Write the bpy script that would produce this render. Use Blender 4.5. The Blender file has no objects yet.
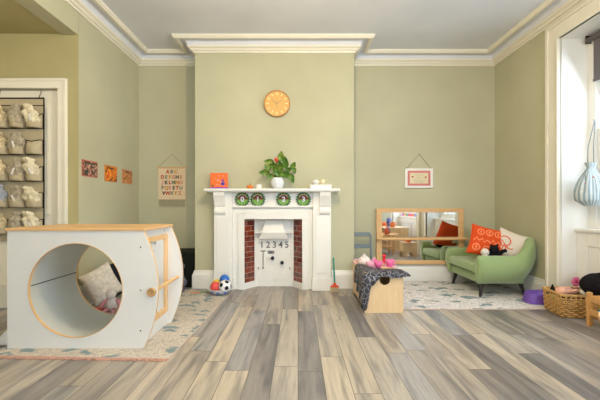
import bpy, bmesh, math, random
from mathutils import Vector, Matrix, noise
random.seed(7)
PI = math.pi
COL = bpy.context.scene.collection

# ------------------------------------------------------------------ colours and materials
def lin(c):
    c = c / 255.0
    return c / 12.92 if c <= 0.04045 else ((c + 0.055) / 1.055) ** 2.4
def rgb(r, g, b): return (lin(r), lin(g), lin(b), 1.0)

def mat(name, c, rough=0.6, metal=0.0, spec=0.5, coat=0.0):
    m = bpy.data.materials.new(name); m.use_nodes = True
    b = m.node_tree.nodes['Principled BSDF']
    b.inputs['Base Color'].default_value = rgb(*c)
    b.inputs['Roughness'].default_value = rough
    b.inputs['Metallic'].default_value = metal
    b.inputs['Specular IOR Level'].default_value = spec
    b.inputs['Coat Weight'].default_value = coat
    return m
def NT(m):
    nt = m.node_tree
    return nt, nt.nodes['Principled BSDF'], (lambda t: nt.nodes.new(t)), nt.links.new
def coords(m, scale=(1, 1, 1), rot=(0, 0, 0)):
    nt, b, N, L = NT(m)
    tc = N('ShaderNodeTexCoord'); mp = N('ShaderNodeMapping')
    mp.inputs['Scale'].default_value = scale; mp.inputs['Rotation'].default_value = rot
    L(tc.outputs['Object'], mp.inputs['Vector'])
    return mp.outputs['Vector']
def ramp(m, fac, stops, mode='LINEAR'):
    nt, b, N, L = NT(m)
    r = N('ShaderNodeValToRGB'); r.color_ramp.interpolation = mode
    e = r.color_ramp.elements
    while len(e) < len(stops): e.new(0.5)
    for el, (p, c) in zip(e, stops):
        el.position = p; el.color = rgb(*c)
    L(fac, r.inputs['Fac']); return r.outputs['Color']
def noisetex(m, vec, scale, detail=4, rough=0.5, dist=0.0):
    nt, b, N, L = NT(m)
    n = N('ShaderNodeTexNoise'); n.inputs['Scale'].default_value = scale
    n.inputs['Detail'].default_value = detail; n.inputs['Roughness'].default_value = rough
    n.inputs['Distortion'].default_value = dist
    L(vec, n.inputs['Vector']); return n.outputs['Fac']
def bump(m, h, strength=0.2, dist=0.01):
    nt, b, N, L = NT(m)
    bp = N('ShaderNodeBump'); bp.inputs['Strength'].default_value = strength
    bp.inputs['Distance'].default_value = dist
    L(h, bp.inputs['Height']); L(bp.outputs['Normal'], b.inputs['Normal'])
def mix(m, fac, a, bcol, mode='MIX'):
    nt, b, N, L = NT(m)
    x = N('ShaderNodeMix'); x.data_type = 'RGBA'; x.blend_type = mode
    if isinstance(fac, (int, float)): x.inputs[0].default_value = fac
    else: L(fac, x.inputs[0])
    for i, v in ((6, a), (7, bcol)):
        if isinstance(v, tuple): x.inputs[i].default_value = v
        else: L(v, x.inputs[i])
    return x.outputs[2]
def mathn(m, op, a, bb=None, c=None):
    nt, b, N, L = NT(m)
    x = N('ShaderNodeMath'); x.operation = op
    for i, v in enumerate((a, bb, c)):
        if v is None: continue
        if isinstance(v, (int, float)): x.inputs[i].default_value = v
        else: L(v, x.inputs[i])
    return x.outputs[0]

def paint(name, c, rough=0.7, amt=6, bs=0.05):
    m = mat(name, c, rough)
    nt, b, N, L = NT(m); v = coords(m)
    n = noisetex(m, v, 1.3, 3)
    lo = tuple(max(0, k - amt) for k in c); hi = tuple(min(255, k + amt) for k in c)
    L(ramp(m, n, [(0.3, lo), (0.7, hi)]), b.inputs['Base Color'])
    bump(m, noisetex(m, v, 220, 2), bs, 0.002)
    return m
def wood(name, c1, c2, rough=0.45, scale=(1, 1, 1), s=6):
    m = mat(name, c1, rough)
    nt, b, N, L = NT(m); v = coords(m, scale)
    n = noisetex(m, v, s, 6, 0.6, 0.6)
    L(ramp(m, n, [(0.3, c1), (0.7, c2)]), b.inputs['Base Color'])
    bump(m, n, 0.08, 0.003)
    return m
def cloth(name, c, rough=0.9, s=300, amt=8):
    m = mat(name, c, rough, spec=0.2)
    nt, b, N, L = NT(m); v = coords(m)
    n = noisetex(m, v, s, 3)
    lo = tuple(max(0, k - amt) for k in c); hi = tuple(min(255, k + amt) for k in c)
    L(ramp(m, n, [(0.3, lo), (0.7, hi)]), b.inputs['Base Color'])
    bump(m, n, 0.25, 0.002)
    return m

WALL = paint('sage wall paint', (190, 187, 158), 0.75)
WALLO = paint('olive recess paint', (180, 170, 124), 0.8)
CEIL = paint('ceiling paint', (224, 227, 236), 0.8)
TRIM = paint('cream gloss trim', (236, 230, 214), 0.35, 3, 0.02)
WHITE = paint('white gloss paint', (238, 236, 230), 0.35, 3, 0.02)
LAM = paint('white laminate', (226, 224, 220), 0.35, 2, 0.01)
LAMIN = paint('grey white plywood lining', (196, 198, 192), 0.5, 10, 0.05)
OAK = wood('light oak', (220, 180, 126), (234, 198, 148), 0.45, (14, 1, 1), 4)
OAKZ = wood('light oak upright', (216, 172, 116), (234, 194, 142), 0.45, (14, 14, 1), 4)
OAKX = wood('light oak rail', (212, 168, 112), (230, 188, 136), 0.45, (1, 14, 14), 4)
PLY = wood('pale birch', (222, 188, 140), (232, 202, 160), 0.45, (10, 10, 1), 3)
PINE = wood('honey pine', (206, 152, 88), (222, 172, 108), 0.45, (8, 8, 2), 4)
MIRROR = mat('mirror glass', (235, 238, 240), 0.03, 1.0)
BLACK = mat('black plastic', (18, 18, 20), 0.4)
IRON = mat('dark metal', (40, 38, 36), 0.45, 0.6)
CHROME = mat('steel', (190, 190, 190), 0.25, 1.0)
GREYP = mat('grey plastic', (120, 132, 138), 0.45)
TWINE = cloth('jute twine', (150, 126, 90))

def floor_mat():
    m = mat('grey oak plank floor', (150, 140, 130), 0.4)
    nt, b, N, L = NT(m)
    tc = N('ShaderNodeTexCoord'); sp = N('ShaderNodeSeparateXYZ'); L(tc.outputs['Object'], sp.inputs[0])
    W, LEN = 0.146, 1.22
    u = mathn(m, 'DIVIDE', sp.outputs[0], W)
    row = mathn(m, 'FLOOR', u); fu = mathn(m, 'FRACT', u)
    wn = N('ShaderNodeTexWhiteNoise'); wn.noise_dimensions = '1D'; L(row, wn.inputs['W'])
    v = mathn(m, 'ADD', mathn(m, 'DIVIDE', sp.outputs[1], LEN), mathn(m, 'MULTIPLY', wn.outputs['Value'], 7.3))
    cell = mathn(m, 'FLOOR', v); fv = mathn(m, 'FRACT', v)
    cb = N('ShaderNodeCombineXYZ'); L(row, cb.inputs[0]); L(cell, cb.inputs[1])
    w2 = N('ShaderNodeTexWhiteNoise'); w2.noise_dimensions = '2D'; L(cb.outputs[0], w2.inputs['Vector'])
    base = ramp(m, w2.outputs['Value'], [(0.0, (136, 132, 132)), (0.2, (164, 156, 148)), (0.42, (180, 170, 158)),
                                         (0.62, (198, 186, 168)), (0.8, (156, 156, 160)), (1.0, (206, 192, 172))])
    g = N('ShaderNodeCombineXYZ')
    L(mathn(m, 'MULTIPLY', sp.outputs[0], 30), g.inputs[0])
    L(mathn(m, 'MULTIPLY', sp.outputs[1], 2.0), g.inputs[1])
    L(mathn(m, 'MULTIPLY', w2.outputs['Value'], 40), g.inputs[2])
    n1 = noisetex(m, g.outputs[0], 1.0, 6, 0.65, 0.8)
    g2 = N('ShaderNodeCombineXYZ')
    L(mathn(m, 'MULTIPLY', sp.outputs[0], 9), g2.inputs[0])
    L(mathn(m, 'MULTIPLY', sp.outputs[1], 0.9), g2.inputs[1])
    L(mathn(m, 'MULTIPLY', w2.outputs['Value'], 90), g2.inputs[2])
    n2 = noisetex(m, g2.outputs[0], 1.0, 3, 0.5, 1.2)
    grain = ramp(m, n1, [(0.25, (150, 148, 148)), (0.55, (255, 255, 255)), (0.8, (215, 212, 208))])
    streak = ramp(m, n2, [(0.36, (140, 146, 160)), (0.56, (255, 252, 246))])
    c = mix(m, 0.55, base, grain, 'MULTIPLY')
    c = mix(m, 0.6, c, streak, 'MULTIPLY')
    ex = mathn(m, 'LESS_THAN', mathn(m, 'MINIMUM', fu, mathn(m, 'SUBTRACT', 1.0, fu)), 0.012)
    ey = mathn(m, 'LESS_THAN', mathn(m, 'MINIMUM', fv, mathn(m, 'SUBTRACT', 1.0, fv)), 0.0018)
    e = mathn(m, 'MAXIMUM', ex, ey)
    c = mix(m, e, c, rgb(96, 88, 80))
    L(c, b.inputs['Base Color'])
    bump(m, n1, 0.08, 0.003)
    L(mathn(m, 'MULTIPLY_ADD', n1, 0.2, 0.26), b.inputs['Roughness'])
    return m
FLOOR = floor_mat()

def rug_mat(name, base, off):
    m = mat(name, base, 0.95, spec=0.1)
    nt, b, N, L = NT(m)
    tc = N('ShaderNodeTexCoord'); mp = N('ShaderNodeMapping'); mp.inputs['Location'].default_value = (off, off * 2, 0)
    L(tc.outputs['Object'], mp.inputs['Vector']); v = mp.outputs['Vector']
    cr, te, gr = base, (116, 146, 152), (126, 128, 136)
    n1 = noisetex(m, v, 5.0, 5, 0.6, 2.2)
    n2 = noisetex(m, v, 9.0, 4, 0.6, 3.0)
    vo = N('ShaderNodeTexVoronoi'); vo.inputs['Scale'].default_value = 3.9; vo.feature = 'F1'
    mp2 = N('ShaderNodeMapping'); mp2.inputs['Scale'].default_value = (1.4, 2.2, 1)
    nn = N('ShaderNodeTexNoise'); nn.inputs['Scale'].default_value = 6
    L(v, nn.inputs['Vector'])
    add = N('ShaderNodeVectorMath'); add.operation = 'MULTIPLY_ADD'
    L(nn.outputs['Color'], add.inputs[0]); add.inputs[1].default_value = (0.25, 0.25, 0); L(v, add.inputs[2])
    L(add.outputs[0], mp2.inputs['Vector']); L(mp2.outputs['Vector'], vo.inputs['Vector'])
    blot = ramp(m, vo.outputs['Distance'], [(0.0, (255, 255, 255)), (0.30, (255, 255, 255)), (0.37, (0, 0, 0))])
    ring = ramp(m, vo.outputs['Distance'], [(0.26, (0, 0, 0)), (0.33, (200, 200, 200)), (0.38, (0, 0, 0))])
    wear = ramp(m, n1, [(0.36, (0, 0, 0)), (0.47, (255, 255, 255))])
    f1 = mathn(m, 'MULTIPLY', wear, blot)
    c = mix(m, mathn(m, 'MULTIPLY', f1, 0.9), rgb(*cr), rgb(*te))
    line = ramp(m, n2, [(0.44, (0, 0, 0)), (0.49, (255, 255, 255)), (0.54, (0, 0, 0))])
    c = mix(m, mathn(m, 'MULTIPLY', line, 0.6), c, rgb(*gr))
    c = mix(m, mathn(m, 'MULTIPLY', ring, 0.4), c, rgb(222, 196, 184))
    L(c, b.inputs['Base Color'])
    bump(m, noisetex(m, v, 160, 2), 0.5, 0.004)
    return m
RUG1 = rug_mat('distressed cream rug', (204, 194, 180), 0.0)
RUG2 = rug_mat('distressed pale rug', (236, 230, 228), 3.7)

def tile_mat():
    m = mat('oxblood glazed tile', (120, 40, 20), 0.12, coat=0.5)
    nt, b, N, L = NT(m)
    uv = N('ShaderNodeUVMap'); br = N('ShaderNodeTexBrick')
    L(uv.outputs[0], br.inputs['Vector'])
    br.inputs['Color1'].default_value = rgb(132, 46, 22); br.inputs['Color2'].default_value = rgb(74, 22, 16)
    br.inputs['Mortar'].default_value = rgb(176, 140, 118)
    br.inputs['Scale'].default_value = 1.0; br.inputs['Mortar Size'].default_value = 0.0028
    br.inputs['Brick Width'].default_value = 0.15; br.inputs['Row Height'].default_value = 0.062
    L(br.outputs['Color'], b.inputs['Base Color']); bump(m, br.outputs['Fac'], -0.3, 0.003)
    return m
TILE = tile_mat()

def web_mat():
    m = mat('black cobweb lace', (16, 16, 20), 0.7)
    nt, b, N, L = NT(m); v = coords(m)
    vo = N('ShaderNodeTexVoronoi'); vo.feature = 'DISTANCE_TO_EDGE'; vo.inputs['Scale'].default_value = 21
    L(v, vo.inputs['Vector'])
    vo2 = N('ShaderNodeTexVoronoi'); vo2.feature = 'F1'; vo2.inputs['Scale'].default_value = 11
    L(v, vo2.inputs['Vector'])
    r2 = mathn(m, 'GREATER_THAN', mathn(m, 'SINE', mathn(m, 'MULTIPLY', vo2.outputs['Distance'], 90)), 0.94)
    e = mathn(m, 'LESS_THAN', vo.outputs['Distance'], 0.03)
    f = mathn(m, 'MAXIMUM', e, r2)
    L(mix(m, f, rgb(12, 12, 16), rgb(160, 160, 172)), b.inputs['Base Color'])
    return m
WEB = web_mat()

def art_mat(name, stops, scale, off):
    m = mat(name, stops[0][1], 0.5)
    nt, b, N, L = NT(m)
    tc = N('ShaderNodeTexCoord'); mp = N('ShaderNodeMapping'); mp.inputs['Location'].default_value = (off, off, off)
    L(tc.outputs['Object'], mp.inputs['Vector'])
    n = noisetex(m, mp.outputs['Vector'], scale, 2, 0.6, 1.6)
    L(ramp(m, n, stops, 'CONSTANT'), b.inputs['Base Color'])
    return m

# ------------------------------------------------------------------ mesh helpers
class MB:
    def __init__(s): s.bm = bmesh.new(); s.uv = None
    def box(s, x0, x1, y0, y1, z0, z1, M=None, mi=0):
        vs = [s.bm.verts.new((x, y, z)) for x in (x0, x1) for y in (y0, y1) for z in (z0, z1)]
        if M is not None:
            for v in vs: v.co = M @ v.co
        for f in ((0, 1, 3, 2), (4, 6, 7, 5), (0, 4, 5, 1), (2, 3, 7, 6), (0, 2, 6, 4), (1, 5, 7, 3)):
            fc = s.bm.faces.new([vs[i] for i in f]); fc.material_index = mi
        return vs
    def tube(s, pts, r, n=8, mi=0, cap=True):
        pts = [Vector(p) for p in pts]; rings = []
        rr = r if isinstance(r, (list, tuple)) else [r] * len(pts)
        up = None
        for i, p in enumerate(pts):
            d = (pts[min(i + 1, len(pts) - 1)] - pts[max(i - 1, 0)]).normalized()
            if up is None:
                up = Vector((0, 0, 1)) if abs(d.z) < 0.9 else Vector((1, 0, 0))
            a = d.cross(up).normalized(); bb = a.cross(d).normalized(); up = bb
            rings.append([s.bm.verts.new(p + (a * math.cos(2 * PI * k / n) + bb * math.sin(2 * PI * k / n)) * rr[i]) for k in range(n)])
        for i in range(len(rings) - 1):
            for k in range(n):
                f = s.bm.faces.new((rings[i][k], rings[i][(k + 1) % n], rings[i + 1][(k + 1) % n], rings[i + 1][k])); f.material_index = mi
        if cap:
            for rg in (rings[0][::-1], rings[-1]):
                f = s.bm.faces.new(rg); f.material_index = mi
    def lathe(s, prof, c=(0, 0, 0), n=32, mi=0, M=None):
        rings = []
        for (r, z) in prof:
            if r < 1e-6:
                v = s.bm.verts.new((c[0], c[1], c[2] + z)); rings.append([v])
            else:
                rings.append([s.bm.verts.new((c[0] + r * math.cos(2 * PI * k / n), c[1] + r * math.sin(2 * PI * k / n), c[2] + z)) for k in range(n)])
        if M is not None:
            for rg in rings:
                for v in rg: v.co = M @ v.co
        for a, b in zip(rings, rings[1:]):
            for k in range(n):
                k2 = (k + 1) % n
                if len(a) == 1 and len(b) == 1: continue
                if len(a) == 1: vs = (a[0], b[k2], b[k])
                elif len(b) == 1: vs = (a[k], a[k2], b[0])
                else: vs = (a[k], a[k2], b[k2], b[k])
                f = s.bm.faces.new(vs); f.material_index = mi
    def ball(s, c, r, sx=1, sy=1, sz=1, n=20, mi=0, M=None):
        m = n // 2
        prof = [(r * math.sin(PI * i / m), -r * math.cos(PI * i / m)) for i in range(m + 1)]
        T = Matrix.Translation(c) @ (M if M is not None else Matrix.Identity(4)) @ Matrix.Diagonal((sx, sy, sz, 1))
        s.lathe(prof, (0, 0, 0), n, mi, T)
    def prism(s, pts, y0, y1, plane='XZ', mi=0, M=None):
        def P(a, b, t):
            return {'XZ': (a, t, b), 'YZ': (t, a, b), 'XY': (a, b, t)}[plane]
        A = [s.bm.verts.new(P(a, b, y0)) for a, b in pts]; B = [s.bm.verts.new(P(a, b, y1)) for a, b in pts]
        if M is not None:
            for v in A + B: v.co = M @ v.co
        n = len(pts)
        for f in [s.bm.faces.new(A), s.bm.faces.new(B[::-1])] + [s.bm.faces.new((A[i], A[(i + 1) % n], B[(i + 1) % n], B[i])) for i in range(n)]:
            f.material_index = mi
    def grid(s, fn, nu, nv, closeu=False, mfn=None):
        g = [[s.bm.verts.new(fn(i / nu, j / nv)) for j in range(nv + 1)] for i in range(nu + (0 if closeu else 1))]
        L = len(g)
        for i in range(nu):
            for j in range(nv):
                f = s.bm.faces.new((g[i][j], g[(i + 1) % L][j], g[(i + 1) % L][j + 1], g[i][j + 1]))
                if mfn: f.material_index = mfn((i + 0.5) / nu, (j + 0.5) / nv)
        return g
    def text(s, txt, size, M, depth=0.002, mi=0, bold=0.0):
        cu = bpy.data.curves.new('t', 'FONT'); cu.body = txt; cu.size = size; cu.extrude = depth / 2
        cu.align_x = 'CENTER'; cu.align_y = 'CENTER'; cu.offset = bold; cu.resolution_u = 3
        o = bpy.data.objects.new('t', cu); COL.objects.link(o)
        dg = bpy.context.evaluated_depsgraph_get(); dg.update()
        me = bpy.data.meshes.new_from_object(o.evaluated_get(dg))
        me.transform(M)
        k = len(s.bm.faces)
        s.bm.from_mesh(me); s.bm.faces.ensure_lookup_table()
        for f in s.bm.faces[k:]: f.material_index = mi
        bpy.data.objects.remove(o); bpy.data.meshes.remove(me)
    def build(s, name, m, parent=None, loc=None, smooth=False, bevel=0.0, sub=0, solid=0.0, rot=None, wn=True, seg=2):
        bmesh.ops.remove_doubles(s.bm, verts=s.bm.verts, dist=1e-6)
        bmesh.ops.recalc_face_normals(s.bm, faces=s.bm.faces)
        me = bpy.data.meshes.new(name); s.bm.to_mesh(me); s.bm.free()
        o = bpy.data.objects.new(name, me); COL.objects.link(o)
        for x in (m if isinstance(m, (list, tuple)) else [m]): me.materials.append(x)
        if parent: o.parent = parent
        if loc: o.location = loc
        if rot: o.rotation_euler = rot
        if smooth:
            for p in me.polygons: p.use_smooth = True
        if solid:
            md = o.modifiers.new('s', 'SOLIDIFY'); md.thickness = solid; md.offset = 0
        if bevel:
            md = o.modifiers.new('b', 'BEVEL'); md.width = bevel; md.segments = seg; md.limit_method = 'ANGLE'; md.angle_limit = 0.6
        if sub:
            md = o.modifiers.new('d', 'SUBSURF'); md.levels = sub; md.render_levels = sub
        return o

def tag(o, label, cat, group=None, kind=None):
    o['label'] = label; o['category'] = cat
    if group: o['group'] = group
    if kind: o['kind'] = kind
    return o
def thing(name, label, cat, loc=(0, 0, 0), rotz=0.0, group=None, rot=None):
    o = bpy.data.objects.new(name, None); COL.objects.link(o)
    o.location = loc; o.rotation_euler = rot or (0, 0, rotz); o.empty_display_size = 0.05
    return tag(o, label, cat, group)
def struct(o, label=None):
    o['kind'] = 'structure'
    if label: o['label'] = label
    return o
def sweep(path, prof, closed=False, side=1):
    """profile (p, z) swept along an XY path, p measured to the right of travel; mitred corners"""
    mb = MB(); P = [Vector((x, y)) for x, y in path]; n = len(P); rings = []
    def nrm(a, b):
        d = (b - a).normalized(); return Vector((d.y, -d.x)) * side
    for i in range(n):
        if closed: n1, n2 = nrm(P[i - 1], P[i]), nrm(P[i], P[(i + 1) % n])
        else:
            n1 = nrm(P[i - 1], P[i]) if i > 0 else nrm(P[i], P[i + 1])
            n2 = nrm(P[i], P[i + 1]) if i < n - 1 else n1
        mt = (n1 + n2).normalized(); k = 1 / max(0.2, mt.dot(n1))
        rings.append([mb.bm.verts.new((P[i].x + mt.x * k * p, P[i].y + mt.y * k * p, z)) for p, z in prof])
    m = len(prof)
    for i in range(n if closed else n - 1):
        a, b = rings[i], rings[(i + 1) % n]
        for j in range(m - 1): mb.bm.faces.new((a[j], b[j], b[j + 1], a[j + 1]))
        mb.bm.faces.new((a[m - 1], b[m - 1], b[0], a[0]))
    if not closed:
        mb.bm.faces.new(rings[0]); mb.bm.faces.new(rings[-1][::-1])
    return mb

# ------------------------------------------------------------------ the room
XL, XR, YA, YB, YF, H = -2.08, 2.57, 4.70, 4.30, -2.6, 2.94
BL, BR = -1.23, 0.67
YD = 3.41; XREC = -3.7; HREC = 2.60
mb = MB(); mb.box(XREC - .1, 3.1, YF - .45, YA + .1, -0.1, 0); struct(mb.build('floor', FLOOR))
mb = MB(); mb.box(XL - .15, XR + .35, YF, YA, H, H + .1); struct(mb.build('ceiling', CEIL))
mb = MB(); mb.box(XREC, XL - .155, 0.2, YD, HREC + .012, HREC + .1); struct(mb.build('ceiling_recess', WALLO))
mb = MB(); mb.box(XL - .12, XL, YD + .004, YA, 0, H); mb.box(XL - .12, XL, YF, 0.2, 0, H)
struct(mb.build('wall_left', WALL))
mb = MB(); mb.box(XL - .155, XL, 0.2, YD, HREC, H); struct(mb.build('wall_header', WALL))
mb = MB(); mb.box(XL - .12, XR, YA, YA + .1, 0, H); struct(mb.build('wall_back', WALL))
W3_ADDED = (-.6, 1.8)  # opening for a window added on the unseen wall to let in fill
mb = MB(); mb.box(XL - .12, W3_ADDED[0], YF - .42, YF, 0, H); mb.box(W3_ADDED[1], XR + .3, YF - .42, YF, 0, H); mb.box(W3_ADDED[0], W3_ADDED[1], YF - .42, YF, 2.62, H); struct(mb.build('wall_front', WALL))
mb = MB(); mb.box(XREC - .1, XREC, 0.2, YD + .1, 0, HREC + .1); mb.box(XREC, XL - .12, 0.1, 0.2, 0, HREC + .1); struct(mb.build('wall_recess', WALLO))
# wall with the door, door opening X -3.06..-2.26, z 2.09
mb = MB(); DX0, DX1, DZ = -3.06, -2.262, 2.09
mb.box(XREC, DX0, YD, YD + .1, 0, HREC + .1); mb.box(DX1, XL - .12, YD, YD + .1, 0, HREC + .1); mb.box(XL - .12, XL - .0005, YD, YD + .004, 0, HREC); mb.box(DX0, DX1, YD, YD + .1, DZ, HREC + .1)
struct(mb.build('wall_door', WALLO))
# chimney breast with hearth opening
mb = MB(); HX0, HX1, HZ = -.66, .08, .85
mb.box(BL, HX0, YB, YA, 0, H); mb.box(HX1, BR, YB, YA, 0, H); mb.box(HX0, HX1, YB, YA, HZ, H); mb.box(HX0, HX1, 4.5, YA, 0, HZ)
struct(mb.build('wall_chimney', WALL))
# right wall with two window openings that run to the floor
W1, W2, WZ = (2.15, 3.52), (-0.4, 1.6), 2.62
mb = MB()
for a, b in ((YF, W2[0]), (W2[1], W1[0]), (W1[1], YA + .1)): mb.box(XR, XR + .42, a, b, 0, H)
for a, b in (W1, W2): mb.box(XR, XR + .42, a, b, WZ, H)
struct(mb.build('wall_right', WALL))

room = [(XL, YF), (XL, YA), (BL, YA), (BL, YB), (BR, YB), (BR, YA), (XR, YA), (XR, YF)]
moulding = [(0, 2.805), (.018, 2.805), (.022, 2.822), (.04, 2.826), (.05, 2.845), (.068, 2.852), (.074, 2.862), (.074, 2.874), (0, 2.874)]
struct(sweep(room, moulding, True).build('trim_1', TRIM), 'cream moulded cornice around the room')
cove = [(0, 2.87), (.07, 2.872), (.076, 2.895), (.09, 2.912), (.11, 2.922), (.15, 2.927), (.15, 2.94), (0, 2.94)]
struct(sweep(room, cove, True).build('trim_2', CEIL), 'grey cove between cornice and ceiling bead')
bead = [(.15, 2.94), (.152, 2.915), (.162, 2.9), (.19, 2.9), (.198, 2.912), (.206, 2.918), (.208, 2.94)]
struct(sweep(room, bead, True).build('trim_3', TRIM), 'cream ceiling bead outlining the ceiling')

SK = [(0, 0), (.028, 0), (.028, .16), (.022, .165), (.022, .172), (.014, .19), (.012, .205), (.004, .214), (0, .214)]
def skirt(name, path): struct(sweep(path, SK).build(name, WHITE))
skirt('baseboard_left', [(XL, YD + .0), (XL, YA), (BL, YA), (BL, YB), (-.985, YB)])
skirt('baseboard_back', [(.40, YB), (BR, YB), (BR, YA), (XR, YA), (XR, W1[1] + .18)])
skirt('baseboard_right', [(XR, W1[0] - .18), (XR, W2[1] + .18)])
skirt('baseboard_recess', [(DX1 + .105, YD), (XL, YD)])
skirt('baseboard_front', [(XR, YF), (W3_ADDED[1] + .18, YF)])

# windows
GLASS = bpy.data.materials.new('window glass'); GLASS.use_nodes = True
nt = GLASS.node_tree; nt.nodes.clear()
go = nt.nodes.new('ShaderNodeOutputMaterial'); gm = nt.nodes.new('ShaderNodeMixShader'); gt = nt.nodes.new('ShaderNodeBsdfTransparent')
gg = nt.nodes.new('ShaderNodeBsdfGlossy'); gg.inputs['Roughness'].default_value = 0.02; gm.inputs[0].default_value = 0.06
nt.links.new(gt.outputs[0], gm.inputs[1]); nt.links.new(gg.outputs[0], gm.inputs[2]); nt.links.new(gm.outputs[0], go.inputs['Surface'])
def window(n, y0, y1, front=False):
    root = bpy.data.objects.new('window_%d' % n, None); COL.objects.link(root); root.location = ((y0 + y1) / 2, YF, 0) if front else (XR, (y0 + y1) / 2, 0); struct(root)
    if front: root.rotation_euler = (0, 0, -PI / 2)  # only the added fill window stands on the front wall
    w = (y1 - y0) / 2
    # architrave: swept frame on the wall face
    mb = MB(); a = .165
    for (ya, yb, za, zb) in ((w, w + a, 0, WZ + a), (-w - a, -w, 0, WZ + a), (-w, w, WZ, WZ + a)):
        mb.box(-.03, 0, ya, yb, za, zb)
    mb.box(-.045, 0, w + a - .035, w + a, 0, WZ + a); mb.box(-.045, 0, -w - a, -w - a + .035, 0, WZ + a); mb.box(-.045, 0, -w - a + .035, w + a - .035, WZ + a - .035, WZ + a)
    mb.box(-.038, -.0, w, w + .02, 0, WZ); mb.box(-.038, 0, -w - .02, -w, 0, WZ); mb.box(-.038, 0, -w - .02, w + .02, WZ, WZ + .02)
    mb.build('architrave', TRIM, root, bevel=.006)
    mb = MB(); mb.box(.0, .26, w - .008, w, 0, WZ); mb.box(0, .26, -w, -w + .008, 0, WZ); mb.box(0, .26, -w + .008, w - .008, WZ - .008, WZ)
    mb.build('reveal_lining', WHITE, root)
    mb = MB(); mb.box(.16, .36, -w + .008, w - .008, 0, .735)
    mb.box(.15, .16, -w + .008, -w + .13, 0, .735); mb.box(.15, .16, w - .13, w - .008, 0, .735); mb.box(.15, .16, -w + .13, w - .13, .60, .735)
    mb.box(.15, .16, -w + .13, w - .13, 0, .24); mb.box(.15, .16, -.04, .04, .24, .60)
    mb.build('apron_panel', WHITE, root, bevel=.004)
    mb = MB(); mb.box(.125, .36, -w + .008, w - .008, .735, .765); mb.build('sill', WHITE, root, bevel=.006)
    mb = MB(); f = .055
    mb.box(.26, .36, w - .1, w, .765, WZ); mb.box(.26, .36, -w, -w + .1, .765, WZ); mb.box(.26, .36, -w + .1, w - .1, WZ - .08, WZ); mb.box(.26, .36, -w + .1, w - .1, .765, .80)
    mb.build('window_frame', WHITE, root, bevel=.004)
    for (za, zb, xo) in ((.80, 1.72, .275), (1.68, WZ - .08, .315)):
        mb = MB(); x0, x1 = xo, xo + .04
        mb.box(x0, x1, -w + .1, -w + .1 + f, za, zb); mb.box(x0, x1, w - .1 - f, w - .1, za, zb)
        mb.box(x0, x1, -w + .1 + f, w - .1 - f, za, za + f); mb.box(x0, x1, -w + .1 + f, w - .1 - f, zb - f, zb)
        mb.box(x0 + .008, x1 - .008, -.012, .012, za + f, zb - f)
        sh = mb.build('sash', WHITE, root, bevel=.003)
        mb = MB(); mb.box(x0 + .017, x0 + .021, -w + .1 + f, w - .1 - f, za + f, zb - f); mb.build('pane', GLASS, sh)
    return root
window(1, *W1); window(2, *W2); window(3, *W3_ADDED, front=True)  # the third one is added, for fill from behind the camera
# roller blind in the near window
bl = thing('roller_blind', 'grey roller blind partly lowered at the top of the tall window', 'blind', (XR + .215, 2.835, 2.60))
mb = MB(); mb.tube([(0, -.62, -.03), (0, .62, -.03)], .026, 14); mb.build('roller', mat('roller tube', (90, 84, 82), .5), bl, smooth=False)
mb = MB(); mb.box(.018, .02, -.58, .58, -.42, -.03); mb.box(.012, .026, -.58, .58, -.44, -.415); mb.build('blind_fabric', cloth('grey blind fabric', (112, 108, 112)), bl)
for y in (.62, -.63):
    mb = MB(); mb.box(-.02, .03, y, y + .01, -.06, .012); mb.build('bracket', IRON, bl)

# door
dr = bpy.data.objects.new('door_1', None); COL.objects.link(dr); dr.location = (DX0, YD, 0); struct(dr)
dw = DX1 - DX0
mb = MB()
mb.box(.004, dw - .004, .03, .07, .006, DZ - .006)
mb.build('door_leaf', TRIM, dr)
def frame_rect(mb, x0, x1, z0, z1, w, y0, y1):
    mb.box(x0, x0 + w, y0, y1, z0, z1); mb.box(x1 - w, x1, y0, y1, z0, z1); mb.box(x0 + w, x1 - w, y0, y1, z0, z0 + w); mb.box(x0 + w, x1 - w, y0, y1, z1 - w, z1)
for (z0, z1) in ((.90, 1.93), (.2, .72)):
    mb = MB(); frame_rect(mb, .10, dw - .10, z0, z1, .022, .018, .03); frame_rect(mb, .125, dw - .125, z0 + .025, z1 - .025, .01, .024, .03)
    mb.build('panel_moulding', TRIM, dr, bevel=.004)
mb = MB()
for (x0, x1, z0, z1) in ((-.10, 0, 0, DZ + .09), (dw, dw + .085, 0, DZ + .09), (0, dw, DZ, DZ + .09)): mb.box(x0, x1, -.022, 0, z0, z1)
mb.box(dw + .06, dw + .085, -.032, 0, 0, DZ + .09); mb.box(-.1, -.075, -.032, 0, 0, DZ + .09); mb.box(-.075, dw + .06, -.032, 0, DZ + .065, DZ + .09)
mb.box(dw, dw + .014, -.028, 0, 0, DZ); mb.box(-.014, 0, -.028, 0, 0, DZ); mb.box(-.014, dw + .014, -.028, 0, DZ, DZ + .014)
mb.build('door_frame', TRIM, dr, bevel=.004)
mb = MB(); mb.box(dw - .012, dw - .001, .018, .03, 1.72, 1.82); mb.build('hinge', CHROME, dr)

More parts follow.
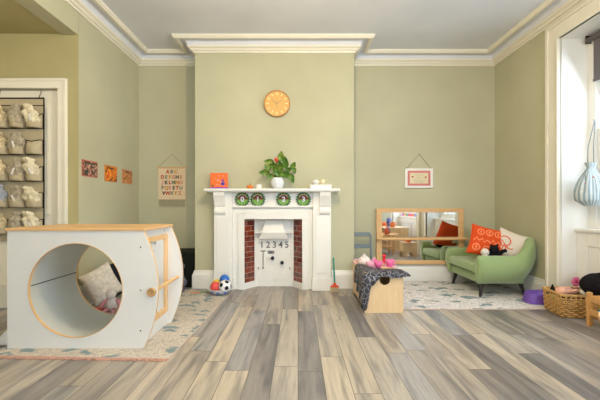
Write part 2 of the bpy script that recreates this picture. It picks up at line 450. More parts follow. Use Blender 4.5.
# ------------------------------------------------------------------ door organiser with bundles
ORG = cloth('cream canvas', (188, 174, 144)); BIND = cloth('black binding', (26, 24, 24))
ox, oz = -2.65, .0
org = thing('shoe_organiser', 'cream canvas door organiser with black bound pockets hanging on the panelled door', 'organiser', (ox, YD + .012, .645))
OW = .235; OH = 1.36
mb = MB(); mb.box(-.24, OW, -.004, 0, 0, OH); mb.build('backing', ORG, org)
mb = MB(); mb.box(-.245, OW + .005, -.009, -.004, OH - .008, OH + .004); mb.box(OW, OW + .006, -.009, 0, 0, OH); mb.box(-.246, -.24, -.009, 0, 0, OH)
mb.box(-.24, OW, -.009, -.004, OH - .075, OH - .069)
mb.build('binding', BIND, org)
for sx in (-.2, .19):
    mb = MB(); mb.tube([(sx, -.006, OH), (sx + .02, -.004, OH + .05), (sx + .02, .0, OH + .11)], .003, 6); mb.build('hanging_strap', BIND, org)
cols = [(-.235, -.082), (-.078, .076), (.08, .232)]
rows = [OH - .29, OH - .54, OH - .79, OH - 1.04, OH - 1.29]
def pocket(x0, x1, z0, sag, seed):
    mb = MB(); h = .14
    def fn(u, v):
        x = x0 + (x1 - x0) * u; b = math.sin(PI * u) ** .6
        z = z0 + h * v - sag * v * (1 - abs(2 * u - 1))
        n = noise.noise(Vector((u * 5 + seed, v * 5, seed))) * .008
        return (x, -.006 - b * (.045 + .03 * math.sin(PI * min(1, v * .9 + .15))) - n * b, z)
    mb.grid(fn, 14, 8); o = mb.build('pocket', ORG, org, smooth=True, solid=.003)
    mb = MB()
    mb.tube([Vector(fn(k / 14, 1)) + Vector((0, -.002, 0)) for k in range(15)], .004, 6)
    mb.build('pocket_edge', BIND, o)
    mb = MB(); mb.tube([(x0 - .001, -.010, z0), (x1 + .001, -.010, z0), (x1 + .001, -.010, z0 + h)], .0042, 6); mb.build('pocket_seam', BIND, o)
creams = [cloth('calico', (204, 186, 148), s=40, amt=26), cloth('pale calico', (222, 210, 180), s=40, amt=20), cloth('grey calico', (176, 164, 142), s=40, amt=22), cloth('blue grey fleece', (164, 168, 178), s=60, amt=10)]
TAG = mat('white luggage tag', (235, 232, 225), .5)
rn = ['top', 'second', 'third', 'fourth', 'lowest']; cn = ['left', 'middle', 'right']
for r, z0 in enumerate(rows):
    for c, (x0, x1) in enumerate(cols):
        sd = r * 3 + c
        pocket(x0, x1, z0, (.02, .075, .035, .0, .055)[(sd * 3) % 5], sd * 1.7)
        k = 3 if (r == 3 and c == 0) else (sd * 5) % 3
        colr = ['cream', 'pale cream', 'greyish cream', 'blue-grey'][k]
        if (r, c) in ((1, 2),): continue
        t = thing('cloth_bundle', '%s cloth bundle bulging from the %s-row %s pocket of the door organiser' % (colr, rn[r], cn[c]), 'cloth bundle',
                  (ox + (x0 + x1) / 2, YD - .028, .645 + z0 + .06), 0, 'cloth bundles in the door organiser')
        mb = MB(); big = .095 if k != 3 else .105
        def bf(u, v, sd=sd, big=big, r=r, c=c):
            a = 2 * PI * u; p = PI * v
            rr = (1 + .5 * noise.noise(Vector((math.cos(a) * 1.8 + sd, math.sin(a) * 1.8, v * 5))))
            rr *= (1 + .07 * math.sin(a * 7 + sd + v * 5)) * (1 - .35 * math.exp(-((v - .68) / .06) ** 2))
            X = math.sin(p) ** .8 * math.cos(a) * .068 * rr; Y = math.sin(p) * math.sin(a) * .042 * rr
            Z = -math.cos(p) * big * (1.0 + .1 * math.sin(sd)) + .055
            X += .035 * math.sin(sd * 2.1) * max(0, v - .4) * 2; Y -= .09 * max(0, v - .5)
            return (X, Y, Z)
        mb.grid(bf, 44, 26, True); mb.build('cloth', creams[k], t, smooth=True)
        if sd % 2 == 0 or r == 2:
            mb = MB(); Mx = Matrix.Translation((.02, -.06, .03)) @ Matrix.Rotation(.5 * math.sin(sd * 3), 4, 'Y')
            mb.box(-.008, .008, -.001, .001, -.035, .03, Mx); mb.build('tag', TAG, t)

# ------------------------------------------------------------------ fireplace
fp = thing('fireplace', 'white painted fireplace with mantel shelf, corbels and red-brown tiled cheeks', 'fireplace', (-.295, YB, 0))
def fx(x): return x + .295
def fy(y): return y - YB
mb = MB(); mb.box(fx(-1.065), fx(.476), fy(4.06), 0, 1.15, 1.178); mb.box(fx(-1.035), fx(.446), fy(4.085), 0, 1.138, 1.15)
mb.build('mantel_shelf', WHITE, fp, bevel=.005)
for x0, x1 in ((-.973, -.765), (.175, .383)):
    mb = MB(); mb.box(fx(x0), fx(x1), fy(4.17), 0, .14, 1.138); mb.box(fx(x0) + .03, fx(x1) - .03, fy(4.163), fy(4.17), .2, .86)
    o = mb.build('pilaster', WHITE, fp, bevel=.004)
    mb = MB(); mb.box(fx(x0) - .012, fx(x1) + .012, fy(4.155), 0, 0, .14); mb.build('plinth', WHITE, o, bevel=.004)
for x0, x1 in ((-.965, -.838), (.248, .375)):
    mb = MB(); pr = [(4.17, .88), (4.15, .885), (4.135, .90), (4.13, .925), (4.14, .945), (4.155, .955), (4.155, .97), (4.14, .985), (4.132, 1.01), (4.12, 1.04), (4.105, 1.07), (4.09, 1.10), (4.085, 1.138), (4.17, 1.138)]
    mb.prism([(fy(a), b) for a, b in pr], fx(x0), fx(x1), 'YZ'); mb.build('corbel', WHITE, fp, bevel=.003)
mb = MB(); mb.box(fx(-.765), fx(.175), fy(4.21), 0, .985, 1.138); mb.build('frieze', WHITE, fp)
mb = MB(); mb.box(fx(-.765), fx(.175), fy(4.185), fy(4.22), .965, .985); mb.box(fx(-.765), fx(.175), fy(4.2), fy(4.22), .955, .965); mb.build('frieze_ledge', WHITE, fp, bevel=.003)
mb = MB(); mb.box(fx(-.765), fx(-.63), fy(4.225), 0, 0, .955); mb.box(fx(.05), fx(.175), fy(4.225), 0, 0, .955); mb.box(fx(-.63), fx(.05), fy(4.225), 0, .825, .955)
mb.box(fx(-.70), fx(-.63), fy(4.205), fy(4.225), 0, .9); mb.box(fx(.05), fx(.12), fy(4.205), fy(4.225), 0, .9); mb.box(fx(-.63), fx(.05), fy(4.205), fy(4.225), .825, .9)
mb.build('slip', WHITE, fp, bevel=.004)
# splayed cheeks
def cheek(xa, ya, xb, yb):
    mb = MB(); bm = mb.bm; uvl = bm.loops.layers.uv.new('UVMap')
    L = math.hypot(xb - xa, yb - ya)
    q = [(xa, ya, .075, 0, .075), (xb, yb, .06, L, .06), (xb, yb, .82, L, .82), (xa, ya, .82, 0, .82)]
    vs = [bm.verts.new((fx(a), fy(b), c)) for a, b, c, _, _ in q]; f = bm.faces.new(vs)
    for lp, (_, _, _, u, v) in zip(f.loops, q): lp[uvl].uv = (u * 1.0 + .03, v)
    return mb.build('tile_panel', TILE, fp)
cheek(-.63, 4.225, -.515, 4.395); cheek(.05, 4.225, -.068, 4.395)
for s, xa, xb in ((1, -.63, -.515), (-1, .05, -.068)):
    mb = MB(); mb.prism([(fx(xa), fy(4.215)), (fx(xb) + .012 * s, fy(4.39)), (fx(xb) - .02 * s, fy(4.41)), (fx(xa) - .03 * s, fy(4.235))], 0, .075, 'XY')
    mb.build('cheek_plinth', WHITE, fp)
# iron insert painted white: two jambs, hood
mb = MB(); mb.box(fx(-.535), fx(-.495), fy(4.375), fy(4.42), 0, .83); mb.box(fx(-.088), fx(-.048), fy(4.375), fy(4.42), 0, .83)
mb.box(fx(-.495), fx(-.088), fy(4.385), fy(4.42), .60, .83)
mb.build('iron_insert', WHITE, fp, bevel=.004)
mb = MB(); z0, z1 = .625, .815; y0, y1 = fy(4.285), fy(4.385)
hv = [(-.475, .585, 4.30), (-.108, .585, 4.30), (-.155, .665, 4.27), (-.195, .82, 4.33), (-.39, .82, 4.33), (-.43, .665, 4.27)]
A = [mb.bm.verts.new((fx(a), fy(c), b)) for a, b, c in hv]; B = [mb.bm.verts.new((fx(a), fy(4.385), b)) for a, b, c in hv]
mb.bm.faces.new((A[0], A[1], A[2], A[5])); mb.bm.faces.new((A[5], A[2], A[3], A[4])); mb.bm.faces.new(B[::-1])
for i in range(6): mb.bm.faces.new((A[i], B[i], B[(i + 1) % 6], A[(i + 1) % 6]))
mb.build('hood', WHITE, fp, bevel=.004)
mb = MB(); mb.box(fx(-.52), fx(-.06), fy(4.30), fy(4.375), .655, .668); mb.build('insert_ledge', WHITE, fp)

# board inside the hearth with numbers
NUM = mat('grey numerals', (92, 88, 84), .6)
bd = thing('number_board', 'white activity board with numbers one to five set inside the hearth', 'activity board', (-.29, 4.40, 0))
mb = MB(); mb.box(-.205, .202, -.012, .004, .0, .60); mb.build('board', WHITE, bd, bevel=.002)
def facing(x, y, z): return Matrix.Translation((x, y, z)) @ Matrix.Rotation(PI / 2, 4, 'X')
for k in range(5):
    mb = MB(); mb.text(str(k + 1), .108, facing(-.150 + k * .076, -.014, .505), .003, bold=.001); mb.build('numeral', NUM, bd)
mb = MB(); mb.box(-.165, -.105, -.015, -.012, .425, .437); mb.tube([(-.135, -.014, .43), (-.135, -.014, .23)], .005, 6); mb.ball((-.135, -.014, .225), .009, n=10)
mb.build('latch_bar', NUM, bd)
mb = MB(); frame_rect(mb, -.078, .0, .40, .435, .009, -.017, -.012); mb.box(-.06, -.018, -.016, -.012, .412, .423); mb.build('bolt_plate', NUM, bd)
for x, z in ((-.018, .35), (.098, .295)):
    mb = MB(); mb.lathe([(0, 0), (.012, 0), (.012, .02), (.022, .026), (.022, .05), (0, .05)], n=14, M=Matrix.Translation((x, -.012, z)) @ Matrix.Rotation(PI / 2, 4, 'X'))
    mb.build('knob', BLACK, bd)
for x in (-.192, .19):
    mb = MB(); mb.tube([(x, -.012, .225), (x, -.02, .225)], .007, 10); mb.box(x - .004, x + .004, -.016, -.012, .205, .225); mb.build('key_hole', BLACK, bd)
for x, z in ((.0, .08), (.125, .14)):
    mb = MB(); mb.tube([(x, -.012, z), (x, -.015, z)], .006, 8); mb.build('screw', CHROME, bd)

# garland medallions
GREEN = mat('leafy green card', (120, 168, 84), .7); DGREEN = mat('dark green card', (40, 84, 44), .7); BROWN = mat('brown card', (112, 52, 42), .7)
CREAM = mat('cream card', (228, 214, 180), .7); LILAC = mat('pale lilac figure', (226, 222, 240), .6)
for k, (px, nm) in enumerate(((242.4, '0'), (257.8, '1'), (283.6, '2'), (303.5, '3'))):
    x = (px - 298) / 360 * 4.19
    t = thing('number_wreath', 'round green and brown leafy number disc showing a %s on the fireplace frieze' % ('zero', 'one', 'two', 'three')[k], 'wreath', (x, 4.196, 1.058), 0, 'number discs on the fireplace frieze')
    mb = MB(); rim = []; n = 72
    def rr(i, n=n): return .083 + .007 * math.cos(18 * 2 * PI * i / n)
    radii = [0, .3, .6, .74, .86, 1.0]
    def wf(u, v):
        a = 2 * PI * u; q = radii[int(round(v * 5))]
        R = q * (rr(u * n) if q > .9 else .083)
        return (math.cos(a) * R, -.001 - .006 * (v > .5) * (1 - abs(v - .8)), math.sin(a) * R)
    def wm(u, v):
        a = 2 * PI * u; zz = math.sin(a)
        if v > .8: return 1
        if v > .6: return (0 if (int(u * 24) % 2) else 1)
        if zz > -.05: return 2 if v < .4 else 2
        return 0
    mb.grid(wf, n, 5, True, wm); mb.build('leaf_disc', [GREEN, DGREEN, BROWN, CREAM], t, solid=.004)
    mb = MB()
    mb.tube([(math.cos(a) * .052, -.009, math.sin(a) * .052 + .004) for a in [PI * (.12 + .76 * j / 10) for j in range(11)]], .004, 6); mb.build('arc', CREAM, t)
    mb = MB(); mb.text(('0', '1', '2', '3')[k], .085, facing(0, -.012, -.002), .004, bold=.002); mb.build('numeral', LILAC, t)
mb = MB(); xs = [(-1.0, 1.13), (-.66, 1.128), (-.56, 1.12), (-.45, 1.126), (-.2, 1.118), (0.03, 1.126), (.3, 1.13)]
gar = mb; mb.tube([(a, 4.196, b) for a, b in [(-.66, 1.142), (-.56, 1.134), (-.45, 1.142), (-.31, 1.134), (-.17, 1.142), (-.05, 1.135), (.07, 1.142), (.17, 1.136)]], .0016, 5)
tag(mb.build('garland_string', TWINE), 'thin string holding the round number discs under the mantel shelf', 'string')

# ------------------------------------------------------------------ things on the mantel
MZ = 1.178
bk = thing('picture_book', 'orange halloween picture book standing on the left end of the mantel', 'book', (-.915, 4.17, MZ))
mb = MB(); mb.box(-.1, .1, 0, .004, 0, .185); mb.box(-.1, .1, .018, .022, 0, .185); mb.box(-.1, -.096, .004, .018, 0, .185)
mb.build('cover', mat('orange book cover', (244, 112, 44), .4), bk)
mb = MB(); mb.box(-.096, .098, .004, .018, .002, .182); mb.build('pages', mat('paper', (235, 230, 215), .8), bk)
mb = MB(); mb.box(-.1, .1, -.001, 0, 0, .018); mb.build('purple_strip', mat('purple', (120, 60, 190), .5), bk)
mb = MB(); mb.text('BOO', .035, facing(-.03, -.001, .15), .001); mb.build('title', mat('pink print', (246, 168, 120), .5), bk) if False else mb.bm.free()
mb = MB(); mb.ball((.045, -.001, .06), .024, 1, .1, .8, 12); mb.prism([(.015, .085), (.075, .085), (.05, .095), (.052, .125), (.03, .095)], -.0012, 0, 'XZ'); mb.build('blue_figure', mat('blue print', (60, 60, 170), .5), bk)
mb = MB(); mb.ball((-.075, -.001, .036), .014, 1, .1, .8, 12); mb.build('green_figure', mat('dark green print', (50, 90, 60), .5), bk)
mb = MB()
for x, z, r in ((-.03, .05, .012), (0, .045, .012), (-.01, .10, .02), (.02, .08, .012), (-.045, .12, .01), (0, .15, .01), (.05, .15, .012)): mb.ball((x, -.001, z), r, 1, .08, .8, 10)
mb.build('pink_figure', mat('salmon print', (248, 150, 120), .5), bk)

ORANGE = mat('orange', (226, 126, 36), .5)
pk = thing('pumpkin', 'small orange pumpkin standing on the mantel beside the book', 'pumpkin', (-.555, 4.16, MZ))
mb = MB()
def pf(u, v):
    a = 2 * PI * u; p = PI * v; R = .04 * (1 - .12 * abs(math.sin(4 * a))) * math.sin(p)
    return (R * math.cos(a), R * math.sin(a), .024 - .024 * math.cos(p) * (1 - .25 * math.cos(p) ** 8))
mb.grid(pf, 48, 14, True); mb.build('flesh', ORANGE, pk, smooth=True)
mb = MB(); mb.tube([(0, 0, .042), (.001, 0, .055), (.005, 0, .064)], [.006, .004, .003], 8); mb.build('stem', mat('stem brown', (90, 70, 40), .7), pk, smooth=True)
t = thing('tea_light_holder', 'small white ceramic pot on the mantel between pumpkin and plant', 'pot', (-.455, 4.16, MZ))
mb = MB(); mb.lathe([(0, 0), (.03, 0), (.036, .01), (.036, .045), (.032, .05), (.029, .05), (.029, .03), (0, .03)], n=24); mb.build('cup', WHITE, t, smooth=False)
mb = MB(); mb.lathe([(0, .03), (.026, .03), (.026, .04), (0, .041)], n=20); mb.build('candle', CREAM, t)

pl = thing('potted_plant', 'leafy green plant with a red flower in a white pot on the mantel', 'plant', (-.236, 4.17, MZ))
mb = MB(); mb.lathe([(0, 0), (.04, 0), (.062, .02), (.078, .06), (.076, .09), (.062, .118), (.06, .13), (.054, .13), (.054, .11), (0, .105)], n=36)
mb.build('pot', mat('white glazed pot', (226, 230, 236), .25), pl, smooth=True)
mb = MB(); mb.lathe([(0, .106), (.053, .106), (.0, .112)], n=20); mb.build('soil', mat('soil', (60, 44, 30), .9), pl)
LEAF = mat('leaf green', (70, 108, 36), .4); nt, b, N, L = NT(LEAF)
L(ramp(LEAF, noisetex(LEAF, coords(LEAF), 14, 2), [(.3, (52, 92, 32)), (.5, (88, 130, 44)), (.72, (160, 170, 72))]), b.inputs['Base Color'])
mb = MB(); sm = MB()
def leaf(cx, cz, cy, L_, W_, ang, tilt):
    M = Matrix.Translation((cx, cy, cz)) @ Matrix.Rotation(tilt, 4, 'X') @ Matrix.Rotation(ang, 4, 'Y')
    def lf(u, v):
        w = W_ * (math.sin(PI * v ** .75)) ** .8 * (1 - .25 * v)
        s = (u - .5) * 2
        return M @ Vector((s * w / 2, -abs(s) * .012 + .02 * math.sin(PI * v) - .02 * v, (v - .5) * L_ + .01 * abs(s)))
    mb.grid(lf, 6, 10)
# (px, py, length, width, angle from vertical, tilt)
leaves = [(281, 157, .10, .06, .1, .2), (285.5, 163, .12, .055, -.05, .3), (270, 162, .10, .055, -1.3, .3), (273.5, 166, .10, .06, -1.0, .7), (265, 172.5, .10, .06, -1.5, .3),
          (277, 171, .10, .07, 2.8, .5), (280, 168, .10, .06, .3, .3), (293, 166, .075, .045, .5, .2), (294, 169.5, .06, .04, 2.9, .3), (291, 177.5, .10, .06, 2.7, .2), (283, 174, .09, .06, 2.2, .6),
          (271, 176, .075, .045, 3.9, .4), (276.5, 177, .07, .05, 3.3, .5), (286.5, 173.5, .06, .04, 1.6, .4), (278.5, 163, .08, .05, -.3, -.2), (268, 168, .07, .05, -.8, -.3), (283, 166, .09, .05, .9, -.4), (288, 170, .07, .045, 1.2, -.3)]
for i, (px, py, ln, wd, an, ti) in enumerate(leaves):
    cy = -.05 + .07 * ((i * 7) % 5) / 4 - .02
    cx = (px - 298) / 360 * (4.17 + cy) + .236; cz = .98 + (206 - py) / 360 * (4.17 + cy) - MZ
    ln *= 1.25; wd *= 1.5
    leaf(cx, cz, cy, ln, wd, an, ti)
    e = Vector((cx, cy, cz)) - Vector((math.sin(an), 0, math.cos(an))) * ln * .45
    sm.tube([(0.01 * math.sin(i), .01 * math.cos(i), .10), (e.x * .5, e.y * .5 + .005, .12 + (e.z - .12) * .6), e], .0022, 5)
mb.build('foliage', LEAF, pl, smooth=True); sm.build('stems', mat('stem green', (110, 130, 60), .5), pl)
mb = MB(); fx0 = (276.5 - 298) / 360 * 4.1 + .236; fz0 = .98 + (206 - 159.5) / 360 * 4.1 - MZ
for j in range(6):
    a = j * PI / 3; mb.ball((fx0 + .012 * math.cos(a), -.06, fz0 + .012 * math.sin(a)), .014, 1, .5, 1, 10)
mb.ball((fx0, -.07, fz0), .01, n=10); mb.tube([(fx0, -.058, fz0), (.0, -.02, .11)], .002, 5); mb.build('flower', mat('red petal', (232, 66, 38), .5), pl, smooth=True)

t = thing('ceramic_tray', 'white ceramic tray on the right end of the mantel holding pale ornaments', 'tray', (.262, 4.17, MZ))
mb = MB(); mb.box(-.12, .12, -.05, .05, 0, .042); mb.box(-.125, .125, -.055, .055, .036, .048); mb.build('tray_body', WHITE, t, bevel=.004)
for (x, r, nm, lb) in ((-.055, .034, 'seashell', 'rounded white shell ornament on the left of the mantel tray'), (.02, .036, 'seashell', 'cream tinted shell ornament on the right of the mantel tray')):
    t2 = MB()
    def sf(u, v, r=r): 
        a = 2 * PI * u; p = PI * v; R = r * math.sin(p) * (1 + .1 * math.sin(6 * a)); return (R * math.cos(a) * 1.1, R * math.sin(a), r * .9 - r * .9 * math.cos(p))
    t2.grid(sf, 36, 12, True)
    tag(t2.build(nm, WHITE if x < 0 else CREAM, loc=(.262 + x, 4.17, MZ + .048), smooth=True), lb, 'ornament', 'shell ornaments on the mantel tray')

# clock
ck = thing('wall_clock', 'round light wooden wall clock above the mantel', 'clock', (-.249, YB, 2.196))
CW = wood('clock veneer', (214, 160, 84), (226, 178, 102), .5, (20, 1, 1), 5)
Mx = Matrix.Rotation(PI / 2, 4, 'X')
mb = MB(); mb.lathe([(0, 0), (.146, 0), (.146, .03), (0, .03)], n=56, M=Mx); mb.build('face', CW, ck)
mb = MB(); mb.lathe([(.146, 0), (.156, 0), (.156, .04), (.146, .04), (.146, 0)], n=56, M=Mx); mb.build('rim', wood('clock rim', (170, 116, 56), (190, 134, 70)), ck)
PALE = mat('pale marker', (244, 224, 172), .6)
for k in range(12):
    a = k * PI / 6; mb = MB(); mb.box(-.006, .006, -.033, -.03, .10, .13, Matrix.Rotation(a, 4, 'Y')); mb.build('hour_marker', PALE, ck)
HAND = mat('clock hand', (150, 140, 120), .4)
for a, l in ((-1.0, .075), (.95, .06), (PI, .06)):
    mb = MB(); mb.box(-.0025, .0025, -.036, -.034, 0, l, Matrix.Rotation(a, 4, 'Y')); mb.build('hand', HAND, ck)
mb = MB(); mb.tube([(0, -.03, 0), (0, -.038, 0)], .006, 12); mb.build('hub', HAND, ck)

# ------------------------------------------------------------------ wall hangings
wh = thing('alphabet_hanging', 'cream fabric alphabet wall hanging with coloured letters and fringe in the left alcove', 'wall hanging', (-1.643, YA - .012, .99))
mb = MB(); mb.box(-.178, .178, -.002, .0, .075, .485); mb.build('banner', cloth('canvas', (226, 204, 172)), wh)
mb = MB(); mb.tube([(-.20, -.004, .488), (.20, -.004, .488)], .008, 10); mb.build('rod', OAKX, wh)
mb = MB(); mb.tube([(-.19, 0, .49), (0, .006, .665), (.19, 0, .49)], .0018, 5); mb.build('cord', TWINE, wh)
mb = MB()
for k in range(24):
    x = -.166 + k * .0144; mb.tube([(x, -.001, .075), (x + .002 * math.sin(k), -.001, .03), (x + .003 * math.sin(k * 2), -.001, -.02 + .01 * math.sin(k * 3))], .0022, 5)
mb.build('fringe', cloth('fringe', (158, 142, 116)), wh)
LC = [mat('rust letter', (188, 74, 40), .7), mat('ochre letter', (204, 142, 52), .7), mat('charcoal letter', (70, 66, 66), .7), mat('sage letter', (120, 132, 112), .7), mat('blush letter', (206, 140, 124), .7)]
rowsT = ['ABC', 'DEFGHI', 'JKLMNO', 'PQRSTU', 'VWXYZ']; kk = 0
for r, w in enumerate(rowsT):
    for c, ch in enumerate(w):
        x = (c - (len(w) - 1) / 2) * (.048 if len(w) == 6 else .052); z = .435 - r * .070
        mb = MB(); mb.text(ch, .062, facing(x, -.004, z), .001, bold=.003); mb.build('letter', LC[(kk * 3 + r) % 5], wh); kk += 1
mb = MB(); mb.tube([(0, -.012, 0), (0, .004, 0)], .003, 8)
mb.build('nail', CHROME, wh, loc=(0, 0.008, .665))

sg = thing('hanging_sign', 'white framed sign with pink border hanging from twine above the low mirror', 'sign', (1.573, YA, 1.214))
mb = MB(); mb.box(-.182, .182, -.022, -.002, 0, .255); mb.build('board', WHITE, sg, bevel=.003)
PINKB = mat('pink gingham border', (214, 128, 124), .7)
mb = MB(); frame_rect(mb, -.148, .148, .03, .225, .028, -.024, -.022); mb.build('border', PINKB, sg)
mb = MB(); mb.box(-.12, .12, -.023, -.022, .058, .197); mb.build('centre_panel', CREAM, sg)
GR = mat('grey script', (150, 138, 130), .7)
mb = MB()
for z, w in ((.168, .11), (.135, .075), (.10, .15), (.075, .10)):
    mb.tube([(-w / 2 + w * i / 30, -.024, z + .004 * math.sin(i * 2.2)) for i in range(31)], .0012, 4)
mb.build('script', GR, sg)
RED = mat('heart red', (176, 60, 70), .6)
for x, z in ((-.085, .145), (.085, .14)):
    mb = MB(); mb.prism([(x + .014 * (math.sin(q) ** 3), z + .012 * (13 * math.cos(q) - 5 * math.cos(2 * q) - 2 * math.cos(3 * q) - math.cos(4 * q)) / 14) for q in [2 * PI * i / 24 for i in range(24)]], -.0245, -.023, 'XZ'); mb.build('heart', RED, sg)
mb = MB(); mb.tube([(-.165, -.012, .25), (0.01, -.006, .445), (.165, -.012, .25)], .0025, 6); mb.build('cord', TWINE, sg)
mb = MB(); mb.tube([(.01, -.012, .445), (.01, 0, .445)], .004, 8); mb.build('nail', CHROME, sg)

arts = [((3.46, 3.73), (1.27, 1.432), [(0, (60, 60, 50)), (.44, (110, 44, 40)), (.49, (204, 186, 160)), (.53, (176, 72, 66)), (.57, (62, 66, 52))], 'autumn collage picture in dark red, cream and green, nearest the door', 9),
        ((3.87, 4.13), (1.25, 1.425), [(0, (96, 62, 34)), (.4, (226, 120, 30)), (.52, (246, 150, 40)), (.62, (214, 84, 30)), (.7, (110, 90, 60))], 'bright orange autumn picture in the middle of the row of three on the left wall', 10),
        ((4.25, 4.51), (1.25, 1.42), [(0, (120, 80, 48)), (.42, (206, 120, 56)), (.5, (226, 168, 110)), (.56, (150, 84, 46)), (.64, (214, 140, 90))], 'brown and tan autumn picture nearest the alcove corner', 20)]
for k, ((ya, yb), (z0, z1), st, lb, sc) in enumerate(arts):
    t = thing('autumn_picture', lb, 'picture', (XL, (ya + yb) / 2, z0), 0, 'autumn pictures on the left wall'); w = (yb - ya) / 2; h = z1 - z0
    mb = MB(); mb.box(.0, .004, -w, w, 0, h); mb.build('card', mat('backing card %d' % k, [(196, 96, 84), (204, 120, 40), (196, 140, 96)][k], .6), t)
    mb = MB(); mb.box(.004, .005, -w + .01, w - .01, .01, h - .012); mb.build('artwork', art_mat('collage %d' % k, st, sc, k * 3.1), t)
    mb = MB(); mb.box(.005, .0058, -w * .5, w * .5, h - .035, h - .02); mb.build('caption_strip', mat('dark strip %d' % k, (70, 50, 44), .6), t)

# ------------------------------------------------------------------ rugs
def rug(name, lb, x0, x1, y0, y1, m, loc, rz, fringe):
    t = thing(name, lb, 'rug', loc, rz)
    mb = MB(); mb.box(x0, x1, y0, y1, 0.0005, .009); mb.build('pile', m, t, bevel=.003)
    if fringe:
        mb = MB(); n = int((x1 - x0) / .011)
        for k in range(n):
            x = x0 + (k + .5) * .011; mb.tube([(x, y0 + .004, .006), (x + random.uniform(-.006, .006), y0 - .012, .007), (x + random.uniform(-.01, .01), y0 - random.uniform(.022, .034), .003)], .0045, 5)
        mb.build('fringe', cloth('pink fringe', (196, 152, 134)), t)
    mb = MB(); mb.box(x0, x1, y0 - .003, y0, 0.0005, .0095); mb.box(x0, x1, y1, y1 + .003, 0.0005, .0095); mb.box(x1, x1 + .003, y0, y1, 0.0005, .0095); mb.box(x0 - .003, x0, y0, y1, 0.0005, .0095)
    mb.build('binding', cloth('rug binding', (204, 182, 168)), t)
rug('area_rug', 'cream distressed rug with teal flecks under the white play cube', -1.2, 0, 0, 1.88, RUG1, (-.825, 2.29, 0), -.042, True)
rug('area_rug', 'pale distressed rug with teal flecks beneath the green armchair', 0, 1.66, 0, 1.22, RUG2, (.87, 3.40, 0), 0, False)
RZ = .0095

# ------------------------------------------------------------------ play cube
cu = thing('play_cube', 'white wooden play cube with round tunnel, curved sides and light oak top', 'play cube', (-1.518, 2.70, RZ))
FY, BY = -.245, .30           # outer faces front and back
Hc = .80
def plate_outline():
    pts = [(-.465, 0), (.465, 0)]
    n = 24
    c = .115
    for i in range(1, n):
        t_ = i / n; pts.append((.465 + c * 4 * t_ * (1 - t_) * .85, Hc * t_))
    pts += [(.465, Hc), (-.465, Hc)]
    return pts
OUT = plate_outline(); CX, CZ, CR = 0.0, .395, .322
def raycast(a):
    d = Vector((math.cos(a), math.sin(a))); best = None
    for i in range(len(OUT)):
        p = Vector(OUT[i]) - Vector((CX, CZ)); q = Vector(OUT[(i + 1) % len(OUT)]) - Vector((CX, CZ)); e = q - p
        den = d.x * e.y - d.y * e.x
        if abs(den) < 1e-9: continue
        tt = (p.x * e.y - p.y * e.x) / den; s = (p.x * d.y - p.y * d.x) / den
        if tt > 0 and -1e-6 <= s <= 1 + 1e-6 and (best is None or tt < best): best = tt
    return best
def plate(y0, y1, name):
    mb = MB(); angs = sorted([math.atan2(z - CZ, x - CX) for x, z in OUT] + [2 * PI * k / 72 - PI for k in range(72)])
    ang = []
    for a in angs:
        if not ang or a - ang[-1] > 1e-4: ang.append(a)
    R = []
    for a in ang:
        t_ = raycast(a); c_, s_ = math.cos(a), math.sin(a)
        R.append([mb.bm.verts.new((CX + c_ * r, y, CZ + s_ * r)) for r, y in ((CR, y0), (t_, y0), (t_, y1), (CR, y1))])
    n = len(R)
    for i in range(n):
        a, b = R[i], R[(i + 1) % n]
        for j in range(4):
            f = mb.bm.faces.new((a[j], b[j], b[(j + 1) % 4], a[(j + 1) % 4])); f.material_index = 1 if j in (1, 3) else 0
    return mb.build(name, [LAM, OAKZ], cu)
plate(FY, FY + .02, 'side_plate'); plate(BY - .02, BY, 'side_plate')
mb = MB(); mb.box(-.475, .475, FY - .008, BY + .008, Hc, Hc + .02); mb.build('top_board', OAKX, cu, bevel=.004)
mb = MB(); mb.box(-.465, -.447, FY + .02, BY - .02, 0, Hc); mb.build('side_board', LAM, cu)
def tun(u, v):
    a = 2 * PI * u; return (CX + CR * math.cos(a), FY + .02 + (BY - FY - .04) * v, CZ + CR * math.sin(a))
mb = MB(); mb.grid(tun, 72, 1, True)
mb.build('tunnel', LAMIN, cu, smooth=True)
mb = MB(); a = PI - .08; mb.box(-.003, .001, FY + .02, BY - .02, -.003, .003, Matrix.Translation((CX + (CR - .001) * math.cos(a), 0, CZ + (CR - .001) * math.sin(a)))); mb.build('tunnel_seam', IRON, cu)
mb = MB(); mb.tube([(CX + (CR) * math.cos(2 * PI * k / 64), FY - .001, CZ + (CR) * math.sin(2 * PI * k / 64)) for k in range(65)], .0025, 6, cap=False); mb.build('edge_ring', OAKZ, cu)
for z0, z1 in ((Hc - .055, Hc), (0, .10)):
    mb = MB(); mb.box(.415, .435, FY + .02, BY - .02, z0, z1); mb.build('side_rail', LAM, cu)
mb = MB(); ya, yb = FY + .02, BY - .02; w = .04
mb.box(.42, .44, ya, ya + w, .10, Hc - .055); mb.box(.42, .44, yb - w, yb, .10, Hc - .055); mb.box(.42, .44, ya + w, yb - w, .10, .10 + w); mb.box(.42, .44, ya + w, yb - w, Hc - .055 - w, Hc - .055)
mb.build('side_frame', OAKZ, cu)
mb = MB(); mb.box(.42, .43, ya + w, yb - w, .10 + w, Hc - .055 - w); mb.build('safety_mirror', MIRROR, cu)
mb = MB(); mb.tube([(.525, FY + .02, .385), (.525, BY - .02, .385)], .013, 12); mb.build('dowel', OAKX, cu)
mb = MB(); mb.lathe([(0, 0), (.028, 0), (.03, .004), (.03, .018), (.026, .024), (.012, .022), (.01, .018), (0, .018)], n=28, M=Matrix.Translation((.523, FY, .385)) @ Matrix.Rotation(PI / 2, 4, 'X')); mb.build('knob', wood('knob beech', (170, 130, 84), (190, 150, 100)), cu)
